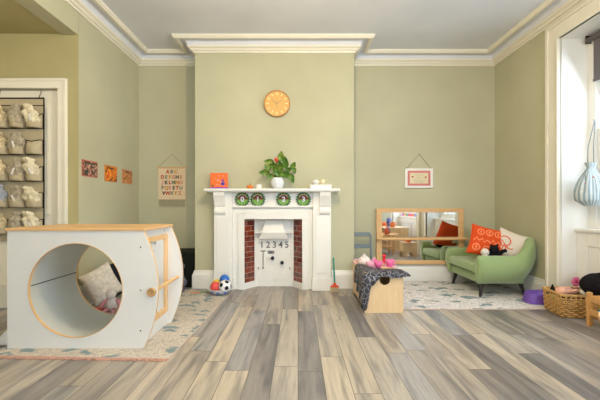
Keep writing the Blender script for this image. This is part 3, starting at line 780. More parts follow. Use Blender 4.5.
for z in (.12, .395, .69):
    mb = MB(); mb.tube([(.445, FY + .001, z), (.445, FY - .002, z)], .005, 10); mb.build('screw', IRON, cu)
for y in (FY + .08, BY - .09):
    mb = MB(); mb.tube([(.434, y, Hc - .028), (.437, y, Hc - .028)], .006, 8); mb.build('screw', IRON, cu)
mb = MB(); q = [(-.465, 0)] + [(-.465 - .11 * math.cos(t_), .115 * math.sin(t_)) for t_ in [PI / 2 * k / 10 for k in range(11)]]
mb.prism(q, FY + .06, FY + .09, 'XZ'); mb.build('foot', LAM, cu)

# ------------------------------------------------------------------ cushions
def pillow(mb, W, Hh, T, n=20, mfn=None, seed=0):
    for sgn in (-1, 1):
        def fn(u, v):
            x = (u - .5) * 2; z = (v - .5) * 2
            k = (1 - x ** 4) * (1 - z ** 4); k = max(k, 0) ** .55
            sx = 1 - .09 * (1 - abs(z) ** 2.0) * abs(x) ** 3; sz = 1 - .09 * (1 - abs(x) ** 2.0) * abs(z) ** 3
            wr = 1 + .10 * noise.noise(Vector((x * 2 + seed, z * 2, seed)))
            return (x * W / 2 * sx, sgn * T / 2 * k * wr, z * Hh / 2 * sz)
        mb.grid(fn, n, n, False, (lambda u, v: mfn(u, v) if sgn < 0 else 0) if mfn else None)
def place(name, lb, cat, loc, rot, W, Hh, T, mats, mfn=None, n=24, seed=0, group=None):
    mb = MB(); pillow(mb, W, Hh, T, n, mfn, seed); o = mb.build(name, mats, None, loc, smooth=True, rot=rot)
    return tag(o, lb, cat, group)
SPOT = cloth('speckled linen', (206, 198, 186), s=30, amt=16)
place('cushion', 'speckled beige cushion leaning on the left wall, seen through the tunnel', 'cushion', (-1.905, 3.50, .225), (-.25, -.40, .95), .31, .34, .09, SPOT, seed=3)
place('cushion', 'black cushion behind the beige one near the alcove skirting', 'cushion', (-1.86, 3.80, .235), (-.22, -.25, .9), .36, .36, .08, cloth('black cotton', (26, 28, 34)), seed=5)

# small toys seen through the tunnel
t = thing('soft_doll', 'small pale pink crocheted doll lying in front of the beige cushion', 'doll', (-1.70, 3.30, RZ))
mb = MB(); mb.ball((0, 0, .07), .055, 1, .8, 1.2, 18); mb.build('body', cloth('cream crochet', (226, 212, 204), s=80, amt=18), t, smooth=True)
mb = MB(); mb.ball((-.01, -.01, .165), .045, n=18); mb.build('head', cloth('pale crochet', (232, 218, 208), s=80, amt=18), t, smooth=True)
for s in (-1, 1):
    mb = MB(); mb.tube([(s * .04, 0, .11), (s * .08, -.02, .08), (s * .09, -.03, .04)], [.018, .016, .02], 10); mb.build('arm', cloth('pink knit', (226, 150, 160), s=80), t, smooth=True)
    mb = MB(); mb.tube([(s * .025, -.02, .03), (s * .04, -.08, .02), (s * .045, -.1, .022)], [.02, .018, .02], 10); mb.build('leg', cloth('pink knit leg', (220, 160, 168), s=80), t, smooth=True)
t = thing('board_book', 'red and green board book propped on the rug beyond the tunnel', 'book', (-1.90, 3.19, RZ + .001), -.2)
mb = MB(); Mx = Matrix.Rotation(-.5, 4, 'X'); mb.box(-.11, .11, 0, .16, 0, .006, Matrix.Identity(4)); mb.build('cover', mat('red board', (210, 46, 60), .5), t)
mb = MB(); mb.box(-.10, .11, .005, .155, .006, .022); mb.build('pages', mat('green pages', (70, 160, 90), .6), t)
mb = MB(); mb.box(-.11, .11, 0, .16, .022, .028); mb.build('cover', mat('red board top', (222, 60, 70), .5), t)
t = thing('toy_caterpillar', 'lime green soft toy lying on the rug beside the board book', 'soft toy', (-1.80, 3.10, RZ), .2)
mb = MB()
for k in range(5): mb.ball((-.07 + k * .035, .01 * math.sin(k * 2), .022), .022, n=12)
mb.build('body', cloth('lime plush', (150, 190, 60), s=60), t, smooth=True)

# dark box and grey soft toy in the left alcove
t = thing('storage_box', 'black storage box standing in the left alcove against the wall', 'box', (-1.53, 4.49, 0))
mb = MB(); mb.box(-.27, .27, -.16, .16, 0, .40); mb.build('box_body', cloth('black box card', (24, 26, 22)), t, bevel=.006)
mb = MB(); mb.box(-.278, .278, -.168, .168, .40, .435); mb.build('lid', cloth('black lid', (30, 32, 26)), t, bevel=.006)
t = thing('soft_toy', 'dark grey plush animal slumped on the rug against the black box', 'soft toy', (-1.37, 4.12, RZ))
PL = cloth('grey plush', (92, 88, 104), s=40, amt=20)
mb = MB(); mb.ball((0, 0, .10), .085, 1.0, .9, 1.15, 24); mb.build('body', PL, t, smooth=True)
mb = MB(); mb.ball((.0, -.02, .23), .062, n=20); mb.ball((0, -.075, .215), .03, n=14); mb.build('head', PL, t, smooth=True)
for s in (-1, 1):
    mb = MB(); mb.ball((s * .05, 0, .285), .025, 1, .5, 1.3, 12); mb.build('ear', PL, t, smooth=True)
    mb = MB(); mb.ball((s * .06, -.07, .035), .035, 1, 1.3, 1, 14); mb.build('foot', PL, t, smooth=True)
    mb = MB(); mb.tube([(s * .05, -.02, .16), (s * .09, -.05, .11), (s * .08, -.08, .07)], [.028, .026, .026], 12); mb.build('arm', PL, t, smooth=True)

# ------------------------------------------------------------------ bowl of balls
bx_, by_ = -.86, 3.985
t = thing('toy_bowl', 'shallow white bowl with blue marks on the rug edge holding small balls', 'bowl', (bx_, by_, RZ))
mb = MB(); mb.lathe([(0, 0), (.06, 0), (.10, .02), (.14, .062), (.143, .066), (.136, .066), (.096, .028), (.055, .01), (0, .01)], n=40); mb.build('bowl_body', mat('white bowl', (222, 220, 226), .4), t, smooth=True)
for a in (-2.2, -1.6, -.9):
    mb = MB(); mb.ball((.118 * math.cos(a), .118 * math.sin(a), .032), .012, 1.3, .4, .8, 10, M=Matrix.Rotation(a + PI / 2, 4, 'Z')); mb.build('painted_mark', mat('blue mark', (60, 90, 180), .4), t)
def ballt(lb, x, y, z, r, m, extra=None):
    mb = MB(); mb.ball((0, 0, 0), r, n=28); o = mb.build('play_ball', m, None, (x, y, z), smooth=True); return tag(o, lb, 'ball', 'balls in the shallow bowl')
ballt('coral red play ball at the front left of the bowl', -.905, 3.955, .092, .058, mat('coral ball', (232, 84, 80), .4))
ballt('yellow play ball at the back of the bowl', -.915, 4.055, .103, .052, mat('yellow ball', (230, 200, 70), .4))
ballt('bright blue play ball resting highest in the bowl', -.825, 4.045, .155, .055, mat('blue ball', (40, 110, 200), .35))
bm = bmesh.new(); bmesh.ops.create_icosphere(bm, subdivisions=5, radius=.068)
ico = bmesh.new(); bmesh.ops.create_icosphere(ico, subdivisions=1, radius=1); vv = [v.co.copy().normalized() for v in ico.verts]; ico.free()
RM = Matrix.Rotation(.5, 3, 'X') @ Matrix.Rotation(.4, 3, 'Y')
vv = [RM @ v for v in vv]
for f in bm.faces:
    c = f.calc_center_median().normalized(); f.material_index = 1 if max(c.dot(v) for v in vv) > .945 else 0
me = bpy.data.meshes.new('football'); bm.to_mesh(me); bm.free()
for p in me.polygons: p.use_smooth = True
o = bpy.data.objects.new('football', me); COL.objects.link(o); o.location = (-.795, 3.925, .107); me.materials.append(mat('ball white', (240, 240, 240), .4)); me.materials.append(BLACK)
tag(o, 'small black and white football at the front right of the bowl', 'ball', 'balls in the shallow bowl')
t = thing('toy_rail', 'thin orange and green toy stick lying on the rug left of the bowl', 'toy', (-1.10, 4.02, RZ + .006), .3)
mb = MB(); mb.tube([(-.1, 0, 0), (0, .0, 0)], .006, 8); mb.build('orange_end', mat('stick orange', (214, 130, 70), .5), t)
mb = MB(); mb.tube([(0, 0, 0), (.1, 0, 0)], .006, 8); mb.build('green_end', mat('stick green', (90, 140, 80), .5), t)

# ------------------------------------------------------------------ toy broom
t = thing('toy_broom', 'small toy broom with teal handle and orange head leaning on the fireplace', 'broom', (.42, 4.115, 0))
t.scale = (1.12, 1.12, 1.0)
mb = MB(); mb.tube([(0, 0, .09), (-.012, .016, .385)], .008, 10); mb.build('handle', mat('teal handle', (0, 150, 130), .4), t)
mb = MB(); mb.prism([(-.045, .052), (.045, .052), (.04, .066), (.016, .08), (.01, .105), (-.01, .105), (-.016, .08), (-.04, .066)], -.014, .014, 'XZ'); mb.build('head', mat('orange head', (240, 84, 40), .4), t, bevel=.003)
mb = MB()
for i in range(22):
    for j in range(3):
        x = -.04 + i * .0038; y = -.009 + j * .009; mb.tube([(x, y, .054), (x * 1.06, y * 1.1, 0.0)], .0016, 4)
mb.build('bristles', cloth('cream bristle', (206, 190, 160)), t)

# ------------------------------------------------------------------ wooden toy bench with cloth and tea set
BX0, BX1, BY0, BY1, BH = .612, .965, 3.30, 4.02, .37
tb = thing('toy_bench', 'pale birch toy bench with semicircular cut-out in its end panel', 'bench', ((BX0 + BX1) / 2, BY0, RZ * 0))
w = (BX1 - BX0) / 2
def endp(y0, y1):
    n = 16; r = .048; zc = BH - .03
    mb = MB(); top = [(-w, 0), (w, 0), (w, BH), (.008 + r, BH)]
    notch = [(.008 + r * math.cos(t_), BH - .068 - r * math.sin(t_)) for t_ in [PI * k / n for k in range(n + 1)]]
    pts = [(-w, 0), (w, 0), (w, BH), (.008 + r, BH)] + notch + [(.008 - r, BH), (-w, BH)]
    mb.prism(pts, y0, y1, 'XZ'); return mb.build('end_panel', PLY, tb)
endp(0, .018); endp(BY1 - BY0 - .018, BY1 - BY0)
LZ = BY1 - BY0
for s in (-1, 1):
    mb = MB(); a, b = sorted((s * w, s * (w - .018))); mb.box(a, b, .018, LZ - .018, 0.04, BH); mb.build('side_panel', PLY, tb)
mb = MB(); mb.box(-w + .018, w - .018, .018, LZ - .018, .33, .345); mb.build('tray_board', PLY, tb)
mb = MB()
for k in range(3): mb.box(-w + .018, w - .018, .22 + k * .16, .24 + k * .16, .345, BH - .004)
mb.build('divider', PLY, tb)
TZ = .345
# draped cloth
bx0, bx1 = -w, w
path = []    # (x, y, inward dir, inward width, hang length)
def lerp(a, b, t_): return a + (b - a) * t_
segs = []
for k in range(16):   # left side from back to front
    t_ = k / 15; segs.append((bx0, lerp(.44, .03, t_), (1, 0), lerp(.03, .20, t_), lerp(.12, .30, t_ ** .6) + .02 * math.sin(k * 1.3)))
for k in range(8):    # front-left corner, bunched
    a = PI / 2 * k / 7; segs.append((bx0 + .01 - .01 * math.cos(a), .01 - .01 * math.sin(a), (math.cos(a) , math.sin(a)), .2, lerp(.31, .35, math.sin(a))))
for k in range(26):   # front
    t_ = (k + 1) / 26
    h = .335 - .2 * min(1, t_ / .12) if t_ < .12 else (lerp(.135, .04, (t_ - .12) / .28) if t_ < .40 else (lerp(.03, .055, (t_ - .4) / .3) if t_ < .7 else lerp(.055, .035, (t_ - .7) / .3)))
    h += .008 * math.sin(k * 1.9)
    segs.append((lerp(bx0 + .012, bx1 - .005, t_), 0, (0, 1), lerp(.2, .13, t_), h))
for k in range(6):    # right corner, sticking out over the edge
    a = PI / 2 * (k + 1) / 6; segs.append((bx1 + .012 * math.sin(a), .012 - .012 * math.cos(a), (-math.sin(a), math.cos(a)), .13, .04))
for k in range(6):
    t_ = (k + 1) / 6; segs.append((bx1 + .012, .012 + t_ * .12, (-1, 0), .1 * (1 - t_) + .02, .03))
mb = MB(); G = []
for i, (x, y, d, iw, hl) in enumerate(segs):
    col = []; d = Vector((d[0], d[1], 0)).normalized() if Vector((d[0], d[1], 0)).length > 0 else Vector((0, 1, 0))
    for j in range(5):
        q = 1 - j / 5; p = Vector((x, y, BH + .008)) + d * iw * q
        p.z += .012 * abs(noise.noise(Vector((p.x * 14, p.y * 14, 1)))) + .012 * q * 0
        col.append(p)
    for j in range(9):
        q = j / 8; fold = .012 + .010 * math.sin(i * 1.15) * q + .012 * q ** .5
        over = .03 * q if x > bx1 - .06 and y < .05 else 0
        p = Vector((x, y, BH + .004 - hl * q)) - d * (fold * (min(1, q * 4)) + .004) + Vector((over, 0, 0))
        p.z += .004 * math.sin(i * 2.0 + j)
        p.z = max(p.z, .015)
        col.append(p)
    G.append([mb.bm.verts.new(p) for p in col])
for a, b in zip(G, G[1:]):
    for j in range(len(a) - 1): mb.bm.faces.new((a[j], b[j], b[j + 1], a[j + 1]))
cl = mb.build('cobweb_cloth', WEB, None, tuple(tb.location), smooth=True, solid=.003, sub=1)
tag(cl, 'black cloth with white cobweb pattern draped over the front corner of the toy bench', 'cloth')

PINK = mat('pink toy plastic', (226, 104, 160), .35); LPINK = mat('light pink toy plastic', (240, 176, 202), .35)
def P(px, py, D): return ((px - 298) / 360 * D, D, .98 + (206 - py) / 360 * D)
def teacup(lb, x, y, z, m, saucer=True, s=1.0):
    t = thing('toy_teacup', lb, 'toy cup', (x, y, z), 0, 'toy tea set on the bench')
    b0 = 0
    if saucer:
        mb = MB(); mb.lathe([(0, 0), (.02 * s, 0), (.045 * s, .008), (.043 * s, .011), (.02 * s, .004), (0, .004)], n=24); mb.build('saucer', LPINK, t, smooth=True); b0 = .004
    mb = MB(); mb.lathe([(0, b0), (.018 * s, b0), (.026 * s, b0 + .02 * s), (.032 * s, b0 + .045 * s), (.029 * s, b0 + .045 * s), (.022 * s, b0 + .02 * s), (0, b0 + .006)], n=24); mb.build('cup', m, t, smooth=True)
    mb = MB(); mb.tube([(.028 * s + .016 * s * math.sin(q), 0, b0 + (.026 - .014 * math.cos(q)) * s) for q in [PI * k / 8 for k in range(9)]], .003 * s, 6); mb.build('handle', m, t, smooth=True)
ctop = BH + .022
teacup('bright pink toy teacup at the front left of the bench cloth', .765, 3.43, ctop, PINK, False, 1.35)
teacup('pink toy teacup on a light pink saucer at the right of the bench', .885, 3.47, ctop, PINK, True, 1.45)
teacup('light pink toy teacup on saucer just behind the front teacups', .735, 3.62, TZ + .001, LPINK, True, 1.6)
t = thing('toy_teapot', 'white toy teapot with pink flecks on the back left of the bench', 'toy teapot', (.70, 3.80, TZ))
t.scale = (1.3, 1.3, 1.15)
WPK = art_mat('white pink china', [(0, (236, 226, 222)), (.55, (240, 232, 226)), (.6, (232, 168, 186)), (.66, (238, 226, 222))], 30, 1)
mb = MB(); mb.lathe([(0, 0), (.035, 0), (.052, .03), (.05, .06), (.03, .085), (0, .086)], n=28); mb.build('pot_body', WPK, t, smooth=True)
mb = MB(); mb.lathe([(0, .086), (.028, .085), (.02, .096), (.006, .1), (.009, .112), (0, .118)], n=20); mb.build('lid', WPK, t, smooth=True)
mb = MB(); mb.tube([(.04, 0, .03), (.07, 0, .05), (.085, 0, .08)], [.014, .01, .007], 10); mb.build('spout', LPINK, t, smooth=True)
mb = MB(); mb.tube([(-.045, 0, .06), (-.08, 0, .06), (-.082, 0, .03), (-.048, 0, .02)], .006, 8); mb.build('handle', LPINK, t, smooth=True)
t = thing('sugar_bowl', 'small pink patterned lidded pot between the teapot and the front cups', 'toy pot', (.80, 3.74, TZ))
t.scale = (1.2, 1.2, 1.1)
mb = MB(); mb.lathe([(0, 0), (.025, 0), (.038, .025), (.034, .055), (.0, .056)], n=24); mb.build('pot_body', WPK, t, smooth=True)
mb = MB(); mb.lathe([(.0, .056), (.034, .055), (.02, .068), (.005, .072), (.007, .082), (0, .086)], n=20); mb.build('lid', PINK, t, smooth=True)
t = thing('toy_bottle', 'red toy bottle standing on the bench nearest the mirror', 'toy bottle', (.925, 3.87, TZ))
mb = MB(); mb.lathe([(0, 0), (.022, 0), (.024, .01), (.024, .05), (.012, .075), (0, .076)], n=20); mb.build('bottle_body', mat('red plastic', (216, 32, 44), .3), t, smooth=True)
mb = MB(); mb.lathe([(0, .075), (.012, .075), (.02, .09), (.02, .105), (.012, .118), (0, .12)], n=20); mb.build('cap', mat('red cap', (224, 44, 60), .3), t, smooth=True)
# napkin-like flower on the cloth
t = thing('fabric_flower', 'small pale fabric flower lying on the right front of the cobweb cloth', 'flower', (.945, 3.38, BH + .02))
mb = MB()
for k in range(7):
    a = 2 * PI * k / 7; mb.ball((.018 * math.cos(a), .018 * math.sin(a), .005), .012, 1, 1, .4, 10)
mb.build('petals', mat('pale petal', (220, 214, 210), .7), t, smooth=True)
mb = MB(); mb.ball((0, 0, .009), .009, 1, 1, .6, 10); mb.build('centre', CREAM, t, smooth=True)

# grey child chair behind the bench
t = thing('child_chair', 'grey plastic child chair standing between the bench and the back wall', 'chair', (.80, 4.34, 0))
for s in (-1, 1):
    mb = MB(); mb.tube([(s * .12, .18, 0), (s * .115, .15, .3), (s * .115, .19, .60), (s * .10, .195, .635)], .013, 10); mb.build('back_post', GREYP, t, smooth=True)
    mb = MB(); mb.tube([(s * .12, -.12, 0), (s * .11, -.09, .29)], .014, 10); mb.build('leg', GREYP, t, smooth=True)
mb = MB(); mb.box(-.13, .13, -.12, .16, .29, .31); mb.build('seat', GREYP, t, bevel=.008)
mb = MB(); mb.box(-.105, .105, .183, .205, .60, .65); mb.build('top_rail', GREYP, t, bevel=.008)
mb = MB(); mb.box(-.103, .103, .175, .19, .45, .50); mb.build('back_slat', GREYP, t, bevel=.006)

# ------------------------------------------------------------------ low mirror
ML, MR, MB0, MT = 1.014, 2.143, .225, .95
mr = thing('wall_mirror', 'long low mirror in a light wooden frame with a grab bar, resting on the skirting', 'mirror', ((ML + MR) / 2, YA - .042, MB0), rot=(-math.radians(.3), 0, 0))
w = (MR - ML) / 2; h = MT - MB0; f = .066
mb = MB(); mb.box(-w, -w + f, -.012, .012, 0, h); mb.box(w - f, w, -.012, .012, 0, h); mb.box(-w + f, w - f, -.012, .012, 0, f * .8); mb.box(-w + f, w - f, -.012, .012, h - f * .8, h)
mb.build('mirror_frame', OAKX, mr, bevel=.003)
mb = MB(); mb.box(-w + f, w - f, -.002, .006, f * .8, h - f * .8); mb.build('mirror_glass', MIRROR, mr)
mb = MB(); mb.tube([(-w - .012, -.065, .335), (w + .012, -.065, .335)], .017, 14); mb.build('grab_bar', OAKX, mr)
for s in (-1, 1):
    mb = MB(); mb.box(s * (w - .035) - .015, s * (w - .035) + .015, -.06, -.012, .32, .35); mb.build('bracket', OAKX, mr)
for k in range(4):
    mb = MB(); mb.tube([(-w + .18 + k * .26, -.012, h - .027), (-w + .18 + k * .26, -.014, h - .027)], .006, 8); mb.build('screw', CHROME, mr)

# ------------------------------------------------------------------ armchair
GRN = cloth('sage green upholstery', (150, 172, 118), s=400, amt=7)
GRN.node_tree.nodes['Principled BSDF'].inputs['Sheen Weight'].default_value = .4
ac = thing('armchair', 'sage green upholstered armchair with rounded back and dark tapered legs', 'armchair', (2.238, 4.19, 0))
# shell: U path in plan, front of near arm -> back -> front of far arm. local: faces -X
path = []
RX0, RX1, RY = -.33, .235, .385      # front x, back x, half width (outer, bottom)
n = 60
def upath(t_):
    # returns plan point and outward normal on centre line of the shell
    L1 = .40; Rc = .20; Ls = 2 * (RY - Rc); tot = 2 * L1 + Ls + PI * Rc
    s = t_ * tot
    xc = RX0 + L1
    if s < L1: return Vector((RX0 + s, -RY)), Vector((0, -1))
    s -= L1
    if s < PI / 2 * Rc:
        a = s / Rc; return Vector((xc + Rc * math.sin(a), -RY + Rc - Rc * math.cos(a))), Vector((math.sin(a), -math.cos(a)))
    s -= PI / 2 * Rc
    if s < Ls: return Vector((xc + Rc, -RY + Rc + s)), Vector((1, 0))
    s -= Ls
    if s < PI / 2 * Rc:
        a = s / Rc; return Vector((xc + Rc * math.cos(a), RY - Rc + Rc * math.sin(a))), Vector((math.cos(a), math.sin(a)))
    s -= PI / 2 * Rc
    return Vector((xc - s, RY)), Vector((0, 1))
def topz(t_):
    d = abs(t_ - .5) * 2
    k = max(0, min(1, (.60 - d) / .30)); k = k * k * (3 - 2 * k)
    return .455 + .185 * k
mb = MB(); th = .05; NS = 20; rings = []
for i in range(n + 1):
    t_ = i / n; p, nn = upath(t_); zt = topz(t_); zb = .15
    back = max(0, min(1, (.78 - abs(t_ - .5) * 2) / .42)); ring = []
    for j in range(NS):
        a = j / NS
        # section: outer side up, over the rounded top, inner side down
        if a < .4:
            q = a / .4; z = zb + (zt - th - zb) * q; off = th * (.75 + .25 * q) + .035 * math.sin(PI * q) * 1.0 - .07 * (1 - q) ** 2
        elif a < .6:
            q = (a - .4) / .2; z = zt - th + th * math.sin(PI * q); off = th * math.cos(PI * q)
        else:
            q = (a - .6) / .4; z = zt - th - (zt - th - zb) * q; off = -th
        off += back * (z - .3) * .10
        ring.append(mb.bm.verts.new((p.x + nn.x * off, p.y + nn.y * off, z)))
    rings.append(ring)
for a, b in zip(rings, rings[1:]):
    for j in range(NS): mb.bm.faces.new((a[j], b[j], b[(j + 1) % NS], a[(j + 1) % NS]))
for rg, sx in ((rings[0], 1), (rings[-1], 1)):
    c = sum((v.co for v in rg), Vector()) / NS; cv = mb.bm.verts.new(c + Vector((-.022, 0, 0)))
    inner = [mb.bm.verts.new(v.co.lerp(c, .25) + Vector((-.018, 0, 0))) for v in rg]
    for j in range(NS):
        mb.bm.faces.new((rg[j], rg[(j + 1) % NS], inner[(j + 1) % NS], inner[j])); mb.bm.faces.new((inner[j], inner[(j + 1) % NS], cv))
mb.build('backrest', GRN, ac, smooth=True)
mb = MB(); mb.box(-.31, .17, -.36, .36, .15, .25); mb.build('seat_base', GRN, ac, bevel=.02, seg=3)
mb = MB(); mb.box(-.355, .17, -.33, .33, .25, .36); mb.build('seat_cushion', GRN, ac, bevel=.035, seg=4, smooth=True)
mb = MB(); q = []
for (x, y) in ((-.356, -.33), (-.356, .33)): q.append((x, y, .262))
mb.tube([(-.353, -.3, .268), (-.353, .3, .268)], .004, 6); mb.build('piping', cloth('dark piping', (90, 108, 66)), ac)
DLEG = mat('dark stained leg', (38, 30, 30), .4)
for (x, y, dx, dy) in ((-.26, -.31, -.03, -.03), (-.26, .31, -.03, .03), (.17, -.29, .03, -.03), (.17, .29, .03, .03)):
    mb = MB(); mb.lathe([(0, 0), (.013, 0), (.026, .155), (0, .155)], n=16)
    for v in mb.bm.verts: k = 1 - v.co.z / .155; v.co.x += x + dx * k; v.co.y += y + dy * k
    mb.build('leg', DLEG, ac, smooth=False)
# pillows
OC = cloth('orange cushion cotton', (226, 82, 36)); YP = mat('peach print', (246, 146, 96), .8)
def opr(u, v):
    for (cu_, cv_, r) in ((.27, .76, .10), (.5, .78, .10), (.73, .79, .10), (.22, .24, .11), (.5, .24, .1), (.76, .24, .1)):
        d = math.hypot(u - cu_, (v - cv_) * .9)
        if r * .72 < d < r or d < r * .25 or (abs(u - cu_) < .012 and d < r): return 1
    if .1 < u < .9 and abs(v - .5 - .05 * math.sin(u * 42) * (1 if int(u * 9) % 2 else .4)) < .018: return 1
    return 0
place('cushion', 'orange cushion with printed rings and lettering leaning in the green armchair', 'cushion', (2.165, 4.13, .565), (-.30, .24, -.30), .39, .36, .11, [OC, YP], opr, 72, 1)
WC = cloth('white cushion cotton', (232, 220, 206)); 
def wpr(u, v):
    if u < .62 and abs(v - .45 - .1 * math.sin(u * 9)) < .02: return 1
    if math.hypot(u - .3, v - .55) < .2 and math.hypot(u - .3, v - .55) > .16: return 1
    if math.hypot(u - .3, v - .3) < .18 and math.sin(u * 80) > 0 : return 1
    return 0
place('cushion', 'white cushion with orange print leaning in the back corner of the armchair', 'cushion', (2.385, 4.03, .54), (-.25, .34, -.75), .35, .31, .10, [WC, mat('orange print', (228, 96, 56), .8)], wpr, 60, 9)
t = thing('witch_toy', 'small black and white soft toy with colourful trim lying on the armchair seat', 'soft toy', (2.135, 3.955, .362), 0)
t.scale = (1.25, 1.25, 1.25)
BK = cloth('black plush', (22, 22, 24), s=60)
mb = MB(); mb.ball((0, 0, .06), .055, 1.3, .9, 1, 20); mb.build('body', BK, t, smooth=True)
mb = MB(); mb.ball((.0, -.03, .115), .04, n=18); mb.tube([(-.02, -.03, .14), (-.03, -.03, .165)], [.015, .004], 8); mb.tube([(.02, -.03, .14), (.03, -.03, .165)], [.015, .004], 8); mb.build('head', BK, t, smooth=True)
mb = MB(); mb.tube([(.05, 0, .07), (.09, -.01, .1), (.115, -.02, .105)], [.02, .016, .014], 10); mb.build('arm', BK, t, smooth=True)
mb = MB(); mb.ball((-.075, -.02, .09), .035, n=14); mb.ball((-.08, -.03, .045), .03, n=14); mb.build('white_ruffle', cloth('white ruffle', (226, 216, 206), s=60, amt=20), t, smooth=True)
for k, c in enumerate(((214, 48, 40), (236, 196, 50), (70, 150, 60))):
    mb = MB(); mb.ball((-.035 + k * .032, -.058, .04), .014, n=12); mb.build('pompom', mat('pompom %d' % k, c, .8), t, smooth=True)

# ------------------------------------------------------------------ purple step
PUR = mat('purple plastic', (120, 84, 184), .35)
t = thing('toddler_potty', 'purple plastic potty on the floor at the right end of the rug', 'potty', (2.41, 3.63, RZ), -.1)
mb = MB(); n = 40; prof = [(1.0, 0), (1.0, .01), (.92, .06), (.86, .095), (.8, .108), (.66, .108), (.6, .095), (.55, .03), (0.001, .03)]
def pf2(u, v):
    i = v * (len(prof) - 1); k, z = prof[int(round(i))]; a = 2 * PI * u
    e = .55; cx, cy = math.cos(a), math.sin(a)
    return (.118 * k * math.copysign(abs(cx) ** e, cx), .10 * k * math.copysign(abs(cy) ** e, cy), z + (.012 * cx if z > .05 else 0))
mb.grid(pf2, n, len(prof) - 1, True); mb.build('potty_body', PUR, t, smooth=True)
mb = MB(); mb.ball((.052, -.088, .078), .026, 1.2, .25, .6, 18); mb.build('hand_slot_shade', mat('shaded purple slot', (66, 34, 96), .5), t, smooth=True)  # solid ellipsoid; the shade inside the hand hole is put into its colour

# ------------------------------------------------------------------ wicker basket with toys
WK = wood('wicker', (184, 138, 78), (222, 180, 116), .55, (1, 1, 1), 40)
bk = thing('wicker_basket', 'rectangular honey wicker basket full of toys below the window', 'basket', (2.515, 3.285, 0), -.12)
hw, hd, hh = .185, .165, .20
def perim(s, k):      # s 0..1 around a rounded rectangle
    a = 2 * PI * s; e = .22; cx, cy = math.cos(a), math.sin(a)
    return Vector((hw * k * math.copysign(abs(cx) ** e, cx), hd * k * math.copysign(abs(cy) ** e, cy)))
pp = []
N_ = 720; base = [perim(i / N_, 1) for i in range(N_ + 1)]; cum = [0]
for i in range(N_): cum.append(cum[-1] + (base[i + 1] - base[i]).length)
def per2(s, k):
    d = (s % 1.0) * cum[-1]; lo, hi = 0, N_
    while hi - lo > 1:
        m_ = (lo + hi) // 2
        if cum[m_] <= d: lo = m_
        else: hi = m_
    return base[lo].lerp(base[hi], (d - cum[lo]) / max(1e-9, cum[hi] - cum[lo])) * k
mb = MB(); posts = 34; rows_ = 9
for r in range(rows_):
    z = .012 + r * (hh - .03) / rows_; k = .94 + .06 * z / hh; pts = []
    for i in range(posts * 4 + 1):
        s = i / (posts * 4); p = per2(s, k); ph = math.sin(PI * (s * posts) + PI * r)
        nrm = p.normalized(); p = p + nrm * .007 * ph; pts.append((p.x, p.y, z))
    mb.tube(pts, .0088, 6, cap=False)
mb.build('weave', WK, bk, smooth=True)
mb = MB()
for i in range(posts):
    p = per2((i + .5) / posts, .94); q = per2((i + .5) / posts, 1.0); mb.tube([(p.x * 1.02, p.y * 1.02, .004), (q.x * 1.02, q.y * 1.02, hh)], .0055, 5)
mb.build('stakes', WK, bk, smooth=True)
mb = MB()
for ph in (0, PI):
    mb.tube([(per2(i / 200, 1.0).x * (1 + .03 * math.cos(i * .9 + ph)), per2(i / 200, 1.0).y * (1 + .03 * math.cos(i * .9 + ph)), hh - .004 + .007 * math.sin(i * .9 + ph)) for i in range(201)], .008, 6, cap=False)
mb.build('rim', WK, bk, smooth=True)
mb = MB(); mb.prism([tuple(perim(i / 48, .89)) for i in range(48)], .003, .012, 'XY'); mb.build('basket_base', WK, bk)
mb = MB(); mb.ball((-hw * .99, -.04, hh - .045), .022, .35, 1, .8, 12); mb.build('toy_patch', mat('green patch', (120, 190, 80), .6), bk, smooth=True)
# filling toys
SKIN = mat('doll skin', (232, 176, 150), .5)
t = thing('baby_doll', 'pink skinned toy doll curled on top of the toys in the wicker basket', 'doll', (2.42, 3.24, .16), .2)
mb = MB(); mb.ball((-.06, 0, .055), .045, 1.1, 1, .9, 18); mb.build('head', SKIN, t, smooth=True)
mb = MB(); mb.ball((.0, 0, .04), .04, 1.4, 1, .8, 16); mb.build('body', cloth('pink baby suit', (240, 196, 190)), t, smooth=True)
for s in (-1, 1):
    mb = MB(); mb.tube([(-.02, s * .03, .05), (.01, s * .05 - .02, .075), (.05, s * .04 - .02, .07)], [.015, .014, .016], 10); mb.build('arm', SKIN, t, smooth=True)
    mb = MB(); mb.tube([(.04, s * .02, .04), (.08, s * .035, .06), (.10, s * .03, .045)], [.019, .017, .018], 10); mb.build('leg', SKIN, t, smooth=True)
t = thing('toy_hat', 'small dark pointed toy hat at the left end of the wicker basket', 'hat', (2.375, 3.36, .165), 0)
mb = MB(); mb.lathe([(0, 0), (.05, 0), (.05, .006), (.026, .01), (.018, .045), (.004, .085), (0, .086)], n=22); mb.build('cone', BK, t, smooth=True)
mb = MB(); mb.lathe([(.026, .01), (.028, .011), (.025, .022), (.0235, .022)], n=22); mb.build('band', mat('teal band', (60, 90, 130), .6), t, smooth=True)
t = thing('knitted_toy', 'cream and lemon knitted toy lying at the front right of the basket', 'soft toy', (2.565, 3.18, .165), 0)
KN = cloth('lemon knit', (232, 222, 160), s=70, amt=20)
mb = MB(); mb.ball((0, 0, .045), .04, 1.3, .9, .9, 18); mb.build('body', KN, t, smooth=True)
mb = MB(); mb.ball((-.05, -.01, .06), .032, n=16); mb.build('head', cloth('white knit', (236, 230, 214), s=70, amt=20), t, smooth=True)
for s in (-1, 1):
    mb = MB(); mb.tube([(.02, s * .02, .05), (.05, s * .04, .06), (.065, s * .045, .04)], [.014, .013, .014], 10); mb.build('arm', KN, t, smooth=True)
t = thing('dark_plush', 'dark brown plush filling the middle of the wicker basket', 'soft toy', (2.49, 3.27, .05), 0)
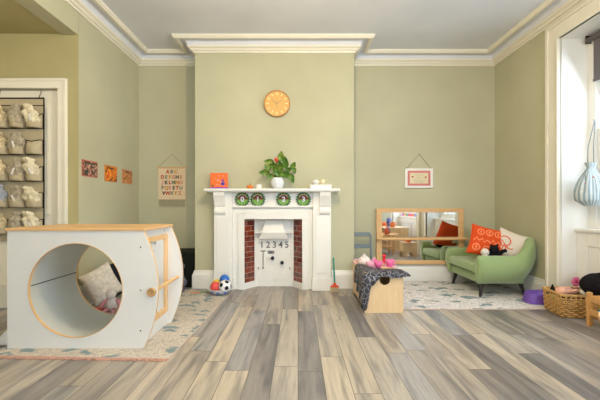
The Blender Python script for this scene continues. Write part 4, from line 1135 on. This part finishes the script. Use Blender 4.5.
mb = MB(); mb.ball((0, 0, .08), .085, 1.4, 1.1, .85, 20); mb.build('body', cloth('brown plush', (70, 50, 42), s=50, amt=16), t, smooth=True)
mb = MB(); mb.ball((.015, .04, .155), .03, n=14); mb.build('head', cloth('dark plush head', (40, 34, 32), s=50), t, smooth=True)
t = thing('flower_wand', 'bright pink toy flower standing at the back of the basket', 'toy flower', (2.62, 3.38, .07), 0)
HP = mat('hot pink felt', (240, 128, 178), .7)
mb = MB(); mb.tube([(0, 0, 0), (-.01, 0, .17)], .005, 8); mb.build('stick', HP, t)
mb = MB()
for k in range(6):
    a = PI / 3 * k; mb.ball((-.01 + .027 * math.cos(a), 0, .20 + .027 * math.sin(a)), .02, 1, .35, 1, 12)
mb.build('petals', HP, t, smooth=True)
mb = MB(); mb.ball((-.01, -.008, .20), .014, 1, .5, 1, 12); mb.build('centre', mat('deep pink felt', (200, 50, 120), .7), t, smooth=True)
# black bag on the basket end
t = thing('black_bag', 'soft black fabric bag slumped over the right end of the basket', 'bag', (2.585, 3.12, .205), 0)
BG = cloth('black bag nylon', (24, 20, 24), s=50, amt=8)
mb = MB()
def bg(u, v):
    a = 2 * PI * u; p = PI * v; r = 1 + .10 * noise.noise(Vector((math.cos(a) * 2, math.sin(a) * 2, v * 3)))
    return (.125 * r * math.sin(p) * math.copysign(abs(math.cos(a)) ** .8, math.cos(a)), .085 * r * math.sin(p) * math.sin(a), .095 - .095 * r * math.cos(p))
mb.grid(bg, 40, 20, True); mb.build('bag_body', BG, t, smooth=True)
mb = MB(); mb.tube([(-.06, -.04, .165), (-.03, -.05, .20), (.03, -.05, .20), (.06, -.04, .165)], .006, 8); mb.build('strap', BG, t, smooth=True)
mb = MB(); mb.ball((-.04, -.075, .10), .01, 1, .4, 1, 10); mb.build('badge', HP, t, smooth=True)

# wooden doll cot
t = thing('doll_cot', 'small honey pine doll cot with open rails beside the basket at the right edge', 'doll cot', (2.53, 2.70, 0))
hx, hy = .145, .245
for sx in (-1, 1):
    for sy in (-1, 1):
        mb = MB(); mb.box(sx * hx - .016, sx * hx + .016, sy * hy - .016, sy * hy + .016, 0, .275); mb.build('post', PINE, t, bevel=.004)
for sx in (-1, 1):
    for z in (.20, .095):
        mb = MB(); mb.box(sx * hx - .009, sx * hx + .009, -hy + .016, hy - .016, z, z + .045); mb.build('rail', PINE, t, bevel=.003)
for sy in (-1, 1):
    for z in (.20, .095):
        mb = MB(); mb.box(-hx + .016, hx - .016, sy * hy - .009, sy * hy + .009, z, z + .045); mb.build('rail', PINE, t, bevel=.003)
mb = MB(); mb.box(-hx + .009, hx - .009, -hy + .012, hy - .012, .085, .095); mb.build('cot_base', PINE, t)
t2 = MB(); 
def qf(u, v):
    return ((u - .5) * .25, (v - .5) * .42, .02 * math.sin(PI * u) * math.sin(PI * v) + .058 + .006 * math.sin(u * 14))
t2 = thing('doll_quilt', 'small blue and yellow quilt folded inside the doll cot', 'quilt', (2.53, 2.70, .096))
mb = MB(); mb.box(-.115, .115, -.21, .21, 0, .05); mb.build('quilt_layer', cloth('blue quilt', (60, 150, 200)), t2, bevel=.015, seg=3)
mb = MB(); mb.box(-.112, .112, -.2, .2, .05, .08); mb.build('quilt_layer', cloth('yellow quilt', (232, 196, 90)), t2, bevel=.012, seg=3)

# drawstring bag hanging at the window
t = thing('drawstring_bag', 'pale blue striped drawstring bag hanging against the window frame', 'bag', (2.70, 3.32, .98))
STR = mat('blue striped cotton', (180, 198, 206), .85); nt, b, N, L = NT(STR)
sp = N('ShaderNodeSeparateXYZ'); L(coords(STR), sp.inputs[0])
ang = mathn(STR, 'ARCTAN2', sp.outputs[1], sp.outputs[0])
s1 = mathn(STR, 'SINE', mathn(STR, 'MULTIPLY', ang, 22))
L(ramp(STR, mathn(STR, 'MULTIPLY_ADD', s1, .5, .5), [(.35, (140, 158, 166)), (.65, (200, 206, 204))]), b.inputs['Base Color'])
mb = MB()
def db(u, v):
    a = 2 * PI * u; z = .40 * v
    rad = [.05, .118, .124, .118, .104, .084, .056, .028, .045]; i = v * 8; k = min(7, int(i)); r = rad[k] + (rad[k + 1] - rad[k]) * (i - k)
    r *= 1 + .05 * math.sin(a * 11 + v * 2) * (v > .3) + .06 * math.sin(a * 5) * v
    return (r * math.cos(a) * 1.15, r * math.sin(a) * .75, z)
mb.grid(db, 88, 24, True); mb.build('bag_body', STR, t, smooth=True)
mb = MB(); mb.tube([(-.03, 0, .36), (.0, .03, .55), (.085, .06, .80)], .004, 6); mb.tube([(.03, 0, .36), (.05, .03, .55), (.09, .06, .80)], .004, 6)
mb.tube([(-.03, 0, .36), (-.075, -.03, .30), (-.08, -.04, .20)], .0035, 6); mb.build('cord', cloth('grey cord', (130, 140, 146)), t, smooth=True)
mb = MB(); mb.ball((-.08, -.045, .2), .012, n=10); mb.build('red_toggle', mat('red toggle', (214, 70, 70), .5), t, smooth=True)
for a, z in ((-1.9, .26), (-2.7, .15), (-2.1, .09)):
    r = .112; mb = MB(); mb.ball((r * math.cos(a) * 1.15, r * math.sin(a) * .77, z), .007, 1, 1, 1.2, 8); mb.build('printed_spot', mat('coral spot', (224, 120, 116), .8), t, smooth=True)
t = MB(); t.tube([(2.83, 3.38, 1.78), (2.785, 3.38, 1.775), (2.775, 3.38, 1.795)], .005, 8)
tag(t.build('coat_hook', CHROME), 'small metal hook on the window frame from which the striped bag hangs', 'hook')

# ------------------------------------------------------------------ behind the camera: what the low mirror shows
pk = thing('play_kitchen', 'low wooden play kitchen along the window wall, seen in the low mirror', 'play kitchen', (2.25, .45, 0))
mb = MB(); mb.box(-.25, .25, -.9, .75, .50, .525); mb.build('worktop', PLY, pk, bevel=.003)
for y in (-.9, -.35, .2, .73):
    mb = MB(); mb.box(-.24, .24, y, y + .018, 0, .50); mb.build('upright', PLY, pk)
mb = MB(); mb.box(-.24, .24, -.88, .73, .22, .235); mb.build('shelf', PLY, pk)
mb = MB(); mb.box(.222, .24, -.88, .73, .0, .50); mb.build('back_panel', OAKZ, pk)
for k, (y, c, r, hgt, lb) in enumerate(((-.2, (230, 110, 40), .10, .09, 'orange toy basin on the play kitchen'), (.15, (70, 80, 150), .06, .2, 'blue toy jug on the play kitchen'), (.5, (220, 120, 60), .07, .12, 'terracotta toy pot on the play kitchen'))):
    t = MB(); t.lathe([(0, 0), (r * .7, 0), (r, hgt * .5), (r * .95, hgt), (r * .85, hgt), (r * .85, hgt * .5), (0, .01)], n=24)
    tag(t.build('toy_pot', mat('toy pot %d' % k, c, .5), None, (2.2, .45 + y, .525), smooth=True), lb, 'toy pot')
cols_ = [(230, 90, 140), (240, 150, 60), (110, 150, 220), (200, 80, 190), (240, 200, 80), (90, 180, 160), (230, 100, 110)]
for k in range(9):
    y = -.25 + k * .17; c = cols_[k % 7]
    t = thing('sill_flower', '%s toy flower in a pot on the far window sill, seen mirrored' % ['pink', 'orange', 'blue', 'purple', 'yellow', 'teal', 'coral'][k % 7], 'toy flower', (2.80, y, .765), 0, 'toy flowers on the window sill')
    mb = MB(); mb.lathe([(0, 0), (.03, 0), (.04, .07), (.0, .07)], n=16); mb.build('pot', mat('sill pot %d' % k, cols_[(k + 3) % 7], .5), t)
    mb = MB(); mb.tube([(0, 0, .07), (0, 0, .14)], .004, 6); mb.build('stem', mat('sill stem %d' % k, (70, 130, 60), .6), t)
    mb = MB()
    for j in range(5): mb.ball((0, .03 * math.cos(j * 1.257), .16 + .03 * math.sin(j * 1.257)), .022, .5, 1, 1, 10)
    mb.build('petals', mat('sill petals %d' % k, c, .6), t, smooth=True)

t = thing('arched_stool', 'birch box stool with an arched cut-out, seen in the low mirror', 'stool', (2.20, 2.12, 0))
for y in (-.12, .10):
    mb = MB(); arch = [(.07 * math.cos(q), .02 + .07 * math.sin(q)) for q in [PI * k / 12 for k in range(13)]]
    mb.prism([(-.14, 0), (-.07, 0)] + arch[::-1] + [(.07, 0), (.14, 0), (.14, .27), (-.14, .27)], y, y + .018, 'XZ'); mb.build('end_panel', PLY, t)
mb = MB(); mb.box(-.15, .15, -.13, .13, .27, .288); mb.build('seat', PLY, t, bevel=.003)
for x in (-.14, .122):
    mb = MB(); mb.box(x, x + .018, -.102, .10, .10, .27); mb.build('side_panel', PLY, t)
t = MB(); t.lathe([(0, 0), (.05, 0), (.09, .05), (.085, .055), (.045, .01), (0, .01)], n=28)
tag(t.build('toy_bowl', mat('orange bowl', (240, 120, 50), .4), None, (2.2, 2.12, .288), smooth=True), 'orange toy bowl on the arched birch stool', 'bowl')
t = thing('round_table', 'low round wooden children table with a lower shelf, seen in the low mirror', 'table', (1.80, 1.66, 0))
mb = MB(); mb.lathe([(0, .40), (.32, .40), (.32, .42), (0, .42)], n=48); mb.build('tabletop', PINE, t)
mb = MB(); mb.lathe([(0, .15), (.26, .15), (.26, .165), (0, .165)], n=48); mb.build('lower_shelf', PINE, t)
for k in range(4):
    a = PI / 4 + k * PI / 2; mb = MB(); mb.box(-.018, .018, -.018, .018, 0, .40, Matrix.Translation((.25 * math.cos(a), .25 * math.sin(a), 0))); mb.build('leg', PINE, t)
for k, (dx, dy, c, nm) in enumerate(((-.12, .1, (90, 70, 140), 'purple'), (.05, .15, (200, 90, 60), 'rust'), (.12, -.05, (80, 90, 110), 'slate blue'))):
    q = MB(); q.lathe([(0, 0), (.045, 0), (.05, .1), (.03, .13), (.012, .16), (0, .165)], n=20)
    tag(q.build('toy_jar', mat('jar %d' % k, c, .5), None, (1.80 + dx, 1.66 + dy, .42), smooth=True), '%s toy jar on the low round table' % nm, 'toy jar')

# pendant lamp (above and behind the view)
pdn = thing('pendant_lamp', 'white glass pendant lamp hanging from the middle of the ceiling', 'lamp', (.15, 1.9, 2.94))
mb = MB(); mb.lathe([(0, 0), (.05, 0), (.045, -.02), (0, -.022)], n=24); mb.build('ceiling_rose', WHITE, pdn, smooth=True)
mb = MB(); mb.tube([(0, 0, -.02), (0, 0, -.30)], .004, 8); mb.build('cord', WHITE, pdn)
mb = MB(); mb.lathe([(0, -.29), (.022, -.29), (.022, -.35), (0, -.35)], n=16); mb.build('bulb_holder', WHITE, pdn)

# ------------------------------------------------------------------ light
def area(name, loc, rot, sx, sy, e, c):
    l = bpy.data.lights.new(name, 'AREA'); l.shape = 'RECTANGLE'; l.size = sx; l.size_y = sy; l.energy = e; l.color = c
    o = bpy.data.objects.new(name, l); COL.objects.link(o); o.location = loc; o.rotation_euler = rot; return o
COOL = (.70, .85, 1.0)
area('daylight_near_window', (3.02, 2.835, 1.70), (0, PI / 2 - .45, 0), 1.6, 1.15, 22, COOL)
area('daylight_far_window', (3.02, .60, 1.70), (0, PI / 2, 0), 1.6, 1.75, 75, COOL)
area('fill_added_window', (.6, YF - .46, 1.70), (PI / 2, 0, 0), 2.1, 1.6, 120, (.78, .89, 1.0))  # added fill light behind the made-up front window
l = bpy.data.lights.new('pendant_bulb', 'POINT'); l.energy = 88; l.color = (1.0, .79, .46); l.shadow_soft_size = .06
o = bpy.data.objects.new('pendant_bulb', l); COL.objects.link(o); o.location = (.15, 1.9, 2.50)
w = bpy.data.worlds.new('w'); bpy.context.scene.world = w; w.use_nodes = True
bgd = w.node_tree.nodes['Background']; bgd.inputs[0].default_value = (.78, .89, 1.0, 1); bgd.inputs[1].default_value = 1.35
l = bpy.data.lights.new('hall_bulb', 'POINT'); l.energy = 16; l.color = (1.0, .86, .66); l.shadow_soft_size = .12
o = bpy.data.objects.new('hall_bulb', l); COL.objects.link(o); o.location = (-2.95, 1.7, 2.3)

# ------------------------------------------------------------------ camera
cam = bpy.data.cameras.new('camera'); cam.sensor_width = 36; cam.lens = 360 / 600 * 36; cam.shift_x = 2 / 600; cam.shift_y = 6 / 600; cam.clip_start = .05
co = bpy.data.objects.new('camera', cam); COL.objects.link(co); co.location = (0, 0, .98); co.rotation_euler = (PI / 2, 0, 0)
sc = bpy.context.scene; sc.camera = co
sc.view_settings.view_transform = 'Standard'; sc.view_settings.look = 'None'; sc.view_settings.gamma = 1; sc.view_settings.exposure = 0.12; sc.view_settings.use_curve_mapping = False
